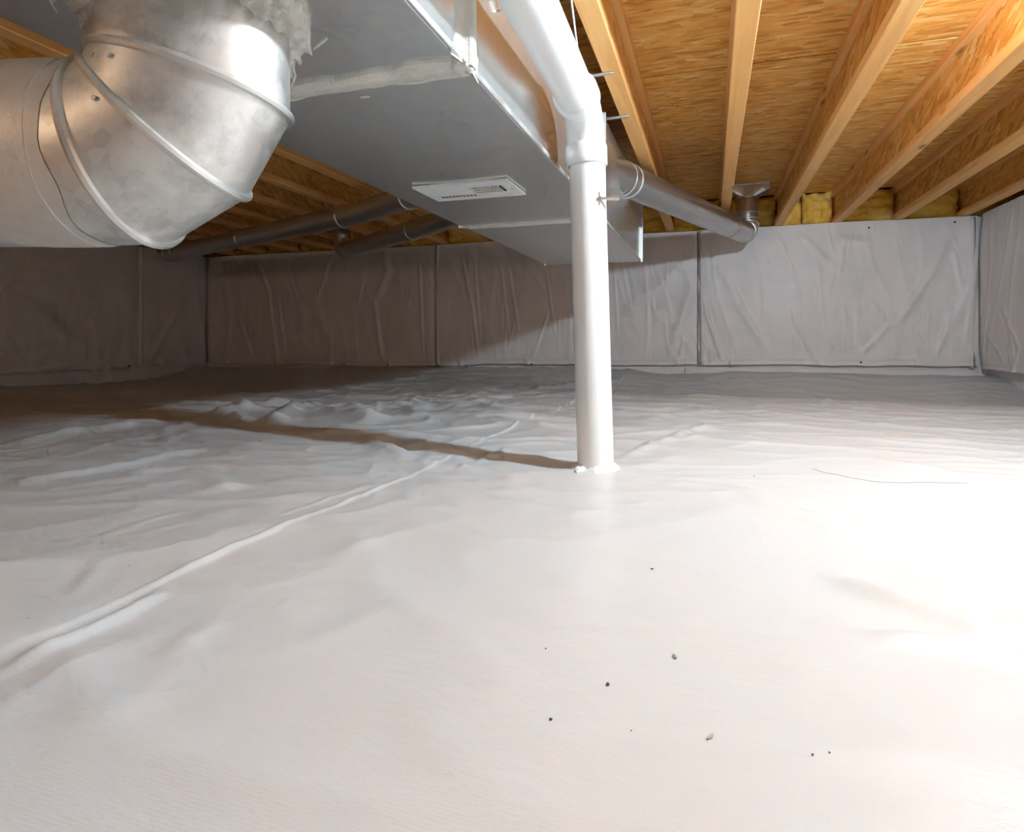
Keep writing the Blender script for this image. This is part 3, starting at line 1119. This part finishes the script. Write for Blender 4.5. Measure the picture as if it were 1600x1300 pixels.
# ------------------------------------------------------------------ air register in the underside of the trunk
reg = empty('air_register', (0, 0, 0))
tag(reg, 'white louvred air register on the underside of the trunk duct', 'air vent')
RX0, RX1, RY0, RY1 = -0.822, -0.532, 1.585, 1.765
RZ = TR_Z - 0.006
# frame
m = MB()
fw = 0.030
h = 0.006
for (a, b, c, d) in ((RX0, RX1, RY0, RY0 + fw), (RX0, RX1, RY1 - fw, RY1), (RX0, RX0 + fw, RY0 + fw, RY1 - fw), (RX1 - fw, RX1, RY0 + fw, RY1 - fw)):
    m.box(a, b, c, d, RZ - h, RZ)
m.build('register_frame', M['register'], reg)
MB().bevel_box(RX0 + 0.004, RX1 - 0.004, RY0 + 0.004, RY1 - 0.004, RZ, RZ + 0.004, 0.001).build('back_plate', M['beige'], reg)
MIDX = RX0 + (RX1 - RX0) * 0.52
# solid shutter half with a row of slots
m = MB().box(RX0 + fw, MIDX, RY0 + fw, RY1 - fw, RZ - 0.005, RZ - 0.001)
m.build('shutter_plate', M['register'], reg)
for i in range(10):
    x = RX0 + fw + 0.008 + i * (MIDX - RX0 - fw - 0.016) / 9
    MB().box(x - 0.003, x + 0.003, RY1 - fw - 0.024, RY1 - fw - 0.006, RZ - 0.0058, RZ - 0.0045).build('slot', M['black'], reg)
# open half with louvres
OX0, OX1, OY0, OY1 = MIDX + 0.004, RX1 - fw - 0.016, RY0 + 0.050, RY1 - 0.058
m = MB()
for (a, b, c, d) in ((MIDX, RX1 - fw, RY0 + fw, OY0), (MIDX, RX1 - fw, OY1, RY1 - fw), (OX1, RX1 - fw, OY0, OY1), (MIDX, OX0, OY0, OY1)):
    m.box(a, b, c, d, RZ - 0.005, RZ - 0.001)
m.build('face_plate', M['register'], reg)
for i in range(9):
    x = OX0 + (i + 0.5) * (OX1 - OX0) / 9
    MB().box(x - 0.0016, x + 0.0016, OY0, OY1, RZ - 0.0040, RZ - 0.0010).build('louvre', M['louvre'], reg)
for j in (1, 2):
    y = OY0 + (OY1 - OY0) * j / 3
    MB().box(OX0, OX1, y - 0.0012, y + 0.0012, RZ - 0.0050, RZ - 0.0020).build('cross_bar', M['register'], reg)
for x in (RX0 + 0.014, RX1 - 0.014):
    MB().sweep([(x, (RY0 + RY1) / 2, RZ - h + 0.001), (x, (RY0 + RY1) / 2, RZ - h - 0.002)], [0.005, 0.0035], 10).build('screw', M['steel'], reg)
MB().box(RX1 - fw - 0.010, RX1 - fw - 0.006, RY0 + 0.05, RY1 - 0.075, RZ - 0.009, RZ - 0.005).build('damper_lever', M['black'], reg)

# ------------------------------------------------------------------ big round duct with gored elbow
ED = Vector((-cosP, -sinP, 0))                 # the way the duct runs off, to the left of the view
ED.rotate(Matrix.Rotation(math.radians(-3.0), 3, 'Z'))
EB = Vector((-ED.y, ED.x, 0))                  # across the bend
R_DUCT, R_BEND = 0.1205, 0.124
VX, VY = -0.663, 0.650                         # axis of the drop from the trunk
ZC = 0.694                                     # height of the bend centre
round_duct = empty('elbow_duct', (VX, VY, 0.0))
tag(round_duct, 'big shiny round metal elbow duct dropping from the trunk and turning aside', 'duct')
org = Vector((VX, VY, 0))
CB = org + ED * R_BEND + Vector((0, 0, ZC))    # bend centre


def bend_ring(theta, r, mitre=0.0, seg=56, shift=0.0):
    rad = -ED * math.cos(theta) + Vector((0, 0, -1)) * math.sin(theta)
    tan = ED * math.sin(theta) + Vector((0, 0, -1)) * math.cos(theta)
    k = 1.0 / math.cos(mitre)
    out = []
    for i in range(seg):
        a = 2 * math.pi * i / seg
        out.append(CB + rad * ((R_BEND + r * math.cos(a)) * k) + EB * (r * math.sin(a)) + tan * shift - org)
    return out


def straight_ring(base_ring, d):
    return [p + d for p in base_ring]


def loft(rings):
    seg = len(rings[0])
    V = [p for r in rings for p in r]
    F = []
    for i in range(len(rings) - 1):
        for k in range(seg):
            k2 = (k + 1) % seg
            F.append((i * seg + k, i * seg + k2, (i + 1) * seg + k2, (i + 1) * seg + k))
    return V, F


half = math.radians(15)
ths = [math.radians(a) for a in (15, 45, 75)]
r0 = bend_ring(0, R_DUCT)
collar_top = straight_ring(r0, Vector((0, 0, TR_Z - ZC)))
J = [bend_ring(t, R_DUCT, half) for t in ths]
r_end = bend_ring(math.pi / 2, R_DUCT)
parts = [
    ('collar', [collar_top, r0, J[0]]),
    ('elbow_gore', [J[0], J[1]]),
    ('elbow_gore', [J[1], J[2]]),
    ('elbow_gore', [J[2], r_end, straight_ring(r_end, ED * 0.055)]),
]
for nm, rings in parts:
    V, F = loft(rings)
    mesh_obj(nm, V, F, M['galv_round'], round_duct, True, 30)
for jr in J:
    MB().ring(jr, 0.0062, 8).build('seam_bead', M['bead'], round_duct, True)
    c = sum(jr, Vector()) / len(jr)
    MB().ring([c + (p - c) * 1.004 + (Vector((0, 0, 0.012))) * 0 for p in jr], 0.004, 6)
# straight run to the left, sleeves over the elbow end
sl0 = straight_ring(r_end, ED * 0.040)
grow = lambda ring, s: [(sum(ring, Vector()) / len(ring)) + (p - sum(ring, Vector()) / len(ring)) * s for p in ring]
run_len = (LEFT_X - VX) / ED.x - R_BEND
V, F = loft([grow(sl0, 1.0), grow(sl0, 1.012), straight_ring(grow(sl0, 1.012), ED * 1.15)])
mesh_obj('straight_pipe', V, F, M['galv_round'], round_duct, True, 30)
V, F = loft([straight_ring(grow(sl0, 1.005), ED * 1.13), straight_ring(grow(sl0, 1.005), ED * (run_len - 0.06))])
mesh_obj('straight_pipe', V, F, M['galv_round'], round_duct, True, 30)
MB().ring(straight_ring(grow(sl0, 1.012), ED * 1.15), 0.005, 8).build('seam_bead', M['bead'], round_duct, True)
# thin crimp line and brushed sealant over the slip joint
MB().ring(straight_ring(grow(r_end, 1.002), ED * 0.012), 0.0025, 6).build('crimp_bead', M['bead'], round_duct, True)
seg = len(sl0)
V, F = [], []
nb = 6
for k in range(seg):
    a = 2 * math.pi * k / seg
    w0 = 0.045 + 0.02 * float(perlin(math.cos(a) * 2.2, math.sin(a) * 2.2, 101))
    w1 = 0.075 + 0.05 * float(perlin(math.cos(a) * 1.8, math.sin(a) * 1.8, 103))
    c = sum(sl0, Vector()) / seg
    for j in range(nb + 1):
        s = j / nb
        hgt = 1.010 + 0.016 * (1 - abs(2 * s - 1) ** 3) * (0.8 + 0.5 * float(perlin(k * 0.7, j * 0.8, 104)))
        if j in (0, nb):
            hgt = 1.006 if j == 0 else 1.010
        V.append(c + (sl0[k] - c) * hgt + ED * (-w0 + (w0 + w1) * s))
for k in range(seg):
    k2 = (k + 1) % seg
    for j in range(nb):
        F.append((k * (nb + 1) + j, k2 * (nb + 1) + j, k2 * (nb + 1) + j + 1, k * (nb + 1) + j + 1))
sb = mesh_obj('sealant_band', V, F, mat_plain('thin_brushed_sealant', (0.60, 0.56, 0.51), 0.5, 0.35, 0.4, (60, 0.4, 0.003), 0.1), round_duct, True)
sb['label'] = 'thin brushed sealant over the slip joint'
# thick mastic collar where the drop meets the trunk
seg = 180
V, F = [], []
prof_n = 9
for k in range(seg):
    a = 2 * math.pi * k / seg
    dirv = -ED * math.cos(a) + EB * math.sin(a)
    n1 = float(perlin(math.cos(a) * 2.5, math.sin(a) * 2.5, 111))
    n2 = float(perlin(math.cos(a) * 9, math.sin(a) * 9, 112))
    n3 = float(perlin(math.cos(a) * 22, math.sin(a) * 22, 113))
    wid = max(0.010, 0.030 + 0.026 * n1 + 0.016 * n2 + 0.007 * n3)
    hgt = 0.040 + 0.022 * n1 - 0.012 * n2 + 0.006 * n3
    for j in range(prof_n):
        s = j / (prof_n - 1)
        bul = 0.018 * math.sin(math.pi * s) * (1 + 1.1 * float(perlin(k * 0.28, j * 0.7, 114)) + 0.5 * float(perlin(k * 0.9, j * 0.35, 115)))
        rr = R_DUCT - 0.003 + wid * s ** 1.6 + bul * 0.7
        zz = TR_Z + 0.002 - hgt * (1 - s) ** 1.5 - bul
        V.append(dirv * rr + Vector((0, 0, zz)))
for k in range(seg):
    k2 = (k + 1) % seg
    for j in range(prof_n - 1):
        F.append((k * prof_n + j, k * prof_n + j + 1, k2 * prof_n + j + 1, k2 * prof_n + j))
mc = mesh_obj('sealant_collar', V, F, M['sealant'], round_duct, True)
mc['label'] = 'thick lumpy grey sealant around the take-off'
# sealant drips and tags
for a, L in ((2.2, 0.03), (2.75, 0.022), (3.6, 0.035), (5.2, 0.04)):
    dirv = -ED * math.cos(a) + EB * math.sin(a)
    p = dirv * (R_DUCT + 0.035) + Vector((0, 0, TR_Z - 0.012))
    MB().sweep([p, p + dirv * 0.008 + Vector((0, 0, -L * 0.5)), p + dirv * 0.002 + Vector((0, 0, -L))], [0.004, 0.0028, 0.0012], 7).build('sealant_drip', M['sealant'], round_duct, True)
# sheet-metal screws
for th, a in ((0.45, 1.75), (0.9, 1.6), (0.55, 2.0)):
    rad = -ED * math.cos(th) + Vector((0, 0, -1)) * math.sin(th)
    nrm = (rad * math.cos(a) + EB * math.sin(a))
    c = CB - org + rad * R_BEND
    for sgn in (1, -1):
        nrm = rad * math.cos(a) + EB * (math.sin(a) * sgn)
        p = c + nrm * (R_DUCT * 1.0)
        MB().sweep([p - nrm * 0.001, p + nrm * 0.002, p + nrm * 0.003], [0.0032, 0.0032, 0.0015], 8).build('screw', M['steel'], round_duct)
# turn ends at the left wall; a strap carries the run
for t in (0.9, 2.4):
    c = CB - org + Vector((0, 0, -1)) * R_BEND + ED * t
    MB().ring([c + EB * ((R_DUCT + 0.005) * math.cos(2 * math.pi * k / 40)) + Vector((0, 0, (R_DUCT + 0.005) * math.sin(2 * math.pi * k / 40))) for k in range(40)], 0.003, 6).build('hanger_band', M['galv_small'], round_duct, True)
    MB().box(c.x - 0.010, c.x + 0.010, c.y - 0.001, c.y + 0.001, c.z + R_DUCT + 0.003, JOIST_Z + 0.02).build('hanger_strap', M['galv_small'], round_duct)


# ------------------------------------------------------------------ round branch ducts
def branch(name, pts, r, bands, label, extra=None):
    root = empty(name, pts[0])
    o0 = Vector(pts[0])
    tag(root, label, 'duct')
    P = [Vector(p) - o0 for p in pts]
    MB().sweep(P, r, 28, True).build('pipe', M['galv_small'], root, True)
    for t in bands:
        # position along the first long segment list
        i = int(t)
        a, b = P[i], P[i + 1]
        c = a.lerp(b, t - i)
        ax = (b - a).normalized()
        MB().sweep([c - ax * 0.016, c - ax * 0.012, c + ax * 0.012, c + ax * 0.016], [r, r + 0.005, r + 0.005, r], 28, False).build('joint_band', M['galv_small'], root, True)
    return root, P, o0


def arc(p0, d0, d1, rad, n=6):
    """points turning from direction d0 to d1, starting at p0"""
    d0, d1 = Vector(d0).normalized(), Vector(d1).normalized()
    ang = d0.angle(d1)
    nrm = (d1 - d0 * d0.dot(d1)).normalized()
    c = Vector(p0) + nrm * rad
    out = []
    for i in range(n + 1):
        t = ang * i / n
        out.append(c - nrm * (rad * math.cos(t)) + d0 * (rad * math.sin(t)))
    return out


# lit branch: leaves the right side of the trunk, ends in a boot between two joists
BR = 0.076
pA = on_z(966, 276, 1.060)
pB = on_z(1162, 362, 1.080)
dr = (pB - pA).normalized()
st0 = Vector((TR_R, pA.y - 0.10, pA.z))
br_root = empty('branch_duct', st0)
tag(br_root, 'round metal branch duct slanting from the trunk to a boot in the subfloor', 'duct')
L0 = st0
MB().sweep([pA - dr * 0.48 - L0, pA + dr * 0.10 - L0], BR + 0.0015, 30, False).build('takeoff_elbow', M['galv_small'], br_root, True)
for c, ax in ((pA + dr * 0.02, dr + Vector((0.6, 0, 0))), (pA + dr * 0.055, dr + Vector((0.25, 0, 0))), (pA + dr * 0.10, dr)):
    MB().ring(circle(c - L0, ax, BR + 0.001, 36), 0.0045, 8).build('seam_bead', M['bead'], br_root, True)
MB().sweep([pA - L0, pB - L0], BR, 30, False).build('pipe', M['galv_small'], br_root, True)
for t, rr in ((0.84, 0.003),):
    c = pA.lerp(pB, t) - L0
    MB().sweep([c - dr * 0.014, c - dr * 0.010, c + dr * 0.010, c + dr * 0.014], [BR, BR + rr, BR + rr, BR], 30, False).build('joint_band', M['galv_small'], br_root, True)
flat = Vector((dr.x, dr.y, 0)).normalized()
el = arc(pB, flat, (0, 0, 1), 0.085, 6)
MB().sweep([pB - flat * 0.002 - L0] + [p - L0 for p in el], BR + 0.001, 28, False).build('end_elbow', M['galv_small'], br_root, True)
for i in (1, 3, 5):
    ax = (el[min(i + 1, len(el) - 1)] - el[i - 1])
    MB().ring(circle(el[i] - L0, ax, BR + 0.001, 36), 0.0045, 8).build('seam_bead', M['bead'], br_root, True)
top = el[-1]
nz1 = 1.335
MB().sweep([top - L0, Vector((top.x, top.y, nz1)) - L0], BR * 0.98, 28, False).build('neck', M['galv_small'], br_root, True)
for zz in (top.z + 0.02, top.z + 0.06, nz1 - 0.005):
    MB().ring(circle(Vector((top.x, top.y, zz)) - L0, (0, 0, 1), BR * 0.99, 36), 0.0035, 8).build('seam_bead', M['bead'], br_root, True)
# boot: round to rectangle
seg = 32
ringA, ringB, ringC = [], [], []
bw, bd = 0.145, 0.075
for k in range(seg):
    a = 2 * math.pi * k / seg
    ca, sa = math.cos(a), math.sin(a)
    q = max(abs(ca), abs(sa))
    ringA.append(Vector((top.x + BR * ca, top.y + BR * sa, nz1)) - L0)
    ringB.append(Vector((top.x + bw * max(-1, min(1, ca / q)), top.y + bd * max(-1, min(1, sa / q)), SUB_Z - 0.045)) - L0)
    ringC.append(Vector((top.x + bw * max(-1, min(1, ca / q)), top.y + bd * max(-1, min(1, sa / q)), SUB_Z - 0.001)) - L0)
V, F = loft([ringA, ringB, ringC])
mesh_obj('register_boot', V, F, M['galv_small'], br_root, True, 30)
MB().box(top.x - bw - 0.012 - L0.x, top.x + bw + 0.012 - L0.x, top.y - bd - 0.012 - L0.y, top.y + bd + 0.012 - L0.y, SUB_Z - 0.004 - L0.z, SUB_Z - 0.0005 - L0.z).build('boot_flange', M['galv_small'], br_root)
# hanger band
c = pA.lerp(pB, 0.55)

# two shaded branches leaving the hidden side of the trunk
r1, P1, o1 = branch('branch_duct', [Vector((TR_L + 0.0, 2.55, 1.075)), on_z(560, 333, 1.07), on_z(262, 397, 1.05)], 0.066, [0.55, 1.06, 1.52, 1.93, 1.985],
                    'long dark round branch duct running behind the big elbow duct')
e1 = P1[-1]
d1 = (P1[-1] - P1[-2]).normalized()
d1f = Vector((d1.x, d1.y, 0)).normalized()
el1 = arc(e1, d1f, (0, 0, 1), 0.08, 6)
MB().sweep(el1 + [el1[-1] + Vector((0, 0, SUB_Z - (el1[-1] + o1).z - 0.001))], 0.067, 24, False).build('end_elbow', M['galv_small'], r1, True)
r2, P2, o2 = branch('branch_duct', [Vector((TR_L + 0.0, 2.92, 1.06)), on_z(690, 345, 1.055), on_z(540, 392, 1.045)], 0.066, [1.25, 1.94],
                    'short dark round branch duct nearest the wall blanket, under the trunk')
e2 = P2[-1]
d2 = (P2[-1] - P2[-2]).normalized()
d2f = Vector((d2.x, d2.y, 0)).normalized()
el2 = arc(e2, d2f, (0, 0, 1), 0.075, 6)
MB().sweep(el2 + [el2[-1] + Vector((0, 0, SUB_Z - (el2[-1] + o2).z - 0.001))], 0.067, 24, False).build('end_elbow', M['galv_small'], r2, True)
for root, P, o in ((r1, P1, o1), (r2, P2, o2)):
    c = P[1].lerp(P[2], 0.28)
    MB().box(c.x - 0.009, c.x + 0.009, c.y - 0.001, c.y + 0.001, c.z + 0.064, JOIST_Z + 0.01 - o.z).build('hanger_strap', M['steel'], root)

# ------------------------------------------------------------------ white PVC vent pipe
bx, by_ = PIPE_BASE
PV = 0.0445
lean_top = Vector((bx - 0.024, by_ + 0.004, 0.748))
pvc = empty('vent_pipe', (bx, by_, 0))
tag(pvc, 'white plastic vent pipe rising from the liner and bending along the ceiling', 'pipe')
O = Vector((bx, by_, 0))
B0 = Vector((0, 0, -0.02))
T0 = lean_top - O
MB().sweep([B0, T0 + Vector((0, 0, 0.05))], PV, 40).build('riser', M['pvc'], pvc, True)
# coupling socket on the riser
ax = (T0 - B0).normalized()
s0 = T0 + ax * 0.0
MB().sweep([s0, s0 + ax * 0.0005, s0 + ax * 0.003, s0 + ax * 0.048, s0 + ax * 0.0505, s0 + ax * 0.051], [PV, PV + 0.0055, PV + 0.0070, PV + 0.0070, PV + 0.0055, PV + 0.002], 40, False).build('elbow_socket', M['pvc_socket'], pvc, True, 50)
# elbow: up, then back toward the viewer along the joists
e_in = s0 + ax * 0.048
RB = 0.085
HD = Vector((0.02, -1, 0)).normalized()
pts = arc(e_in, ax, HD, RB, 12)
MB().sweep(pts, PV + 0.0022, 40, False).build('elbow_bend', M['pvc_socket'], pvc, True)
he = pts[-1]
MB().sweep([he - HD * 0.001, he, he + HD * 0.004, he + HD * 0.046, he + HD * 0.050, he + HD * 0.0505], [PV + 0.002, PV + 0.0070, PV + 0.0080, PV + 0.0080, PV + 0.0045, PV], 40, False).build('elbow_socket', M['pvc_socket'], pvc, True, 50)
endp = he + HD * (he.y + O.y - FRONT_Y - 0.003)
MB().sweep([he + HD * 0.01, endp], PV, 40).build('ceiling_run', M['pvc'], pvc, True)
# clamp tab with its screw on the riser
tz = 0.66
cpt = B0.lerp(T0, (tz + 0.02) / (T0.z + 0.02))
cr = Vector((cosP, sinP, 0))
cf = Vector((sinP, -cosP, 0))
tp = cpt + cr * (PV * 0.55) + cf * (PV * 0.85)
tabm = MB().sweep([tp, tp + cr * 0.014 + cf * 0.004, tp + cr * 0.046 + cf * 0.003], [0.004, 0.0045, 0.006], 8)
tabm.build('clamp_tab', M['steel'], pvc)
MB().sweep([tp - cf * 0.004, tp + cf * 0.010], [0.008, 0.004], 8).build('clamp_screw', M['steel'], pvc)
MB().box(tp.x - 0.0015, tp.x + 0.0015, tp.y - 0.004, tp.y + 0.004, tp.z - 0.017, tp.z + 0.015).build('clamp_wing', M['steel'], pvc)
# sealant around the foot
seg = 48
V, F = [], []
for k in range(seg):
    a = 2 * math.pi * k / seg
    n1 = float(perlin(math.cos(a) * 4, math.sin(a) * 4, 121))
    n2 = float(perlin(math.cos(a) * 12, math.sin(a) * 12, 122))
    wid = 0.016 + 0.012 * n1 + 0.007 * n2
    hgt = 0.012 + 0.008 * n2 + 0.006 * n1
    for (rr, zz) in ((PV - 0.002, hgt), (PV + wid * 0.45, hgt * 0.8), (PV + wid, 0.004), (PV + wid * 1.5, -0.008)):
        V.append((rr * math.cos(a), rr * math.sin(a), zz))
for k in range(seg):
    k2 = (k + 1) % seg
    for j in range(3):
        F.append((k * 4 + j, k * 4 + j + 1, k2 * 4 + j + 1, k2 * 4 + j))
so = mesh_obj('sealant_foot', V, F, M['foam'], pvc, True)
so['label'] = 'lumpy white sealant around the pipe foot'
for a, L in ((4.15, 0.03), (4.0, 0.02)):
    p = Vector((PV * math.cos(a) * 1.1, PV * math.sin(a) * 1.1, 0.006))
    q = p + Vector((math.cos(a + 0.3), math.sin(a + 0.3), 0)) * L
    q.z = 0.004
    MB().sweep([p, p.lerp(q, 0.5) + Vector((0, 0, 0.004)), q], [0.006, 0.005, 0.0025], 7).build('sealant_blob', M['foam'], pvc, True)

# two metal straps that hold the pipe to the joist beside it
for (px, py), (qx, qy), lab in (((925, 118), (958, 113), 'thin metal hanger rod at the upper side of the white elbow'), ((940, 186), (982, 181), 'thin metal hanger rod just above the white elbow socket')):
    p1 = on_z(qx, qy, JOIST_Z - 0.004)
    # lies against the underside of the joist flange, driven through toward the pipe
    p0 = on_z(px, py, JOIST_Z - 0.006)
    dv = (p1 - p0).normalized()
    p0 = p0 - dv * 0.02
    root = MB().sweep([p0, p0.lerp(p1, 0.3), p0.lerp(p1, 0.92), p1 + dv * 0.004], [0.007, 0.007, 0.006, 0.002], 8).build('hanger_rod', M['steel'])
    tag(root, lab, 'hanger', 'hanger rods beside the white pipe')

# thin white cable that hangs beside the pipe
cab = [Vector((JOIST_X0 - 0.036, 0.55, JOIST_Z - 0.005)), Vector((JOIST_X0 - 0.034, 0.95, JOIST_Z - 0.012)), on_z(893, 0, 1.13), on_z(898, 40, 1.12), on_z(903, 80, 1.10), on_z(907, 108, 1.06)]
tag(MB().sweep(cab, 0.0022, 7).build('cable', M['wire'], None, True), 'thin white cable hanging down behind the white pipe elbow', 'cable')

# ------------------------------------------------------------------ hanging bulbs, one of them an added fill


def lamp(loc, strength, label, tint):
    x, y, z = loc
    root = empty('pendant_bulb', (x, y, z))
    tag(root, label, 'lamp')
    MB().sweep([(0, 0, SUB_Z - z - 0.001), (0, 0, SUB_Z - z - 0.02)], [0.05, 0.045], 20).build('ceiling_plate', M['porcelain'], root, True)
    MB().sweep([(0, 0, SUB_Z - z - 0.02), (0.002, 0, 0.16), (0, 0, 0.10)], 0.003, 8).build('cord', M['black'], root, True)
    MB().sweep([(0, 0, 0.105), (0, 0, 0.095), (0, 0, 0.055), (0, 0, 0.048)], [0.008, 0.018, 0.019, 0.016], 16).build('socket', M['porcelain'], root, True)
    prof = [(0.014, 0.052), (0.017, 0.040), (0.026, 0.022), (0.031, 0.004), (0.030, -0.010), (0.023, -0.024), (0.011, -0.032), (0.001, -0.034)]
    b = MB().sweep([(0, 0, h) for _, h in prof], [r for r, _ in prof], 18, True)
    b.build('bulb', mat_emit('bulb_glow', tint, strength), root, True)
    return root


lamp(LAMP_MAIN, LAMP_MAIN_POWER, 'bare hanging bulb between the joists near the lit side wall', (0.665, 0.855, 1.0))
lamp(LAMP_FILL, LAMP_FILL_POWER, 'added fill bulb between the joists behind the viewer', (0.80, 0.92, 1.0))  # not a known fixture, added to brighten the foreground liner
lamp(LAMP_SIDE, LAMP_SIDE_POWER, 'bare warm hanging bulb behind the viewer, beyond the trunk duct', (1.0, 0.76, 0.52))

# ------------------------------------------------------------------ crumbs on the liner


def crumb(px, py, size, mat, label, seed):
    x, y = on_floor(px, py)
    z = ground(x, y)
    r = random.Random(seed)
    bm = bmesh.new()
    bmesh.ops.create_icosphere(bm, subdivisions=1, radius=1.0)
    for v in bm.verts:
        k = 0.7 + 0.6 * r.random()
        v.co = Vector((v.co.x * k * size[0], v.co.y * k * size[1], v.co.z * k * size[2]))
    me = bpy.data.meshes.new('crumb')
    bm.to_mesh(me)
    bm.free()
    me.materials.append(mat)
    o = bpy.data.objects.new('crumb', me)
    COL.objects.link(o)
    o.location = (x, y, z + size[2] * 0.55)
    o.rotation_euler = (0, 0, r.random() * 6)
    tag(o, label, 'crumb', 'crumbs on the liner')


crumb(950, 1075, (0.0023, 0.0018, 0.0014), M['crumb_dark'], 'dark brown crumb on the liner, the darkest and roundest one', 1)
crumb(861, 1132, (0.0018, 0.0013, 0.0011), M['crumb_dark'], 'small dark grey crumb on the white liner, lowest of the dark ones', 2)
crumb(1055, 1031, (0.0040, 0.0030, 0.0018), M['crumb_pale'], 'pale grey-green flake on the liner, the uppermost large one', 3)
crumb(1110, 1161, (0.0056, 0.0018, 0.0014), M['crumb_pale'], 'long pale green flake on the liner, lowest of the large ones', 4)
crumb(1019, 890, (0.0020, 0.0017, 0.0012), M['crumb_dark'], 'tiny dark crumb on the liner between the pipe foot and the flakes', 5)
crumb(853, 1018, (0.0010, 0.0010, 0.0008), M['crumb_dark'], 'tiny black speck on the liner above the small dark crumb', 6)
crumb(1178, 744, (0.0030, 0.0016, 0.0010), M['crumb_dark'], 'tiny dark sliver on the liner level with the pipe foot', 7)
crumb(986, 1150, (0.0009, 0.0008, 0.0007), M['crumb_dark'], 'tiny dark speck beside the long pale flake', 8)
crumb(1270, 1190, (0.0011, 0.0009, 0.0007), M['crumb_dark'], 'tiny dark speck low on the liner, first of a close pair', 9)
crumb(1296, 1186, (0.0010, 0.0009, 0.0007), M['crumb_dark'], 'tiny dark speck low on the liner, second of a close pair', 10)

# dark thread lying on the liner
th = []
for i in range(25):
    t = i / 24
    px = 1268 + 245 * t
    py = 733 + 24 * (1 - (1 - min(t / 0.6, 1)) ** 2)
    x, y = on_floor(px, py)
    th.append((x, y, ground(x, y) + 0.0012))
tag(MB().sweep(th, 0.0005, 6).build('thread', mat_plain('grey_thread', (0.25, 0.24, 0.23), 0.8), None, True), 'thin dark thread lying on the white liner', 'thread')


# ------------------------------------------------------------------ small pieces belong to the part they sit on
def sub(thing, child, part):
    stem = lambda o: o.name.split('.')[0]
    ps = [o for o in thing.children if stem(o) == part]
    if not ps:
        return
    for c in [o for o in thing.children if stem(o) == child]:
        c.parent = ps[0]


sub(reg, 'screw', 'register_frame')
sub(reg, 'slot', 'shutter_plate')
sub(reg, 'cross_bar', 'face_plate')
sub(reg, 'damper_lever', 'face_plate')
sub(trunk, 'hook', 'hanger_strap')
sub(trunk, 'sealant_blob', 'sealant_band')
sub(pvc, 'clamp_screw', 'clamp_tab')
sub(pvc, 'clamp_wing', 'clamp_tab')
sub(pvc, 'sealant_blob', 'sealant_foot')
sub(round_duct, 'screw', 'elbow_gore')
sub(round_duct, 'sealant_drip', 'sealant_collar')
sub(br_root, 'boot_flange', 'register_boot')
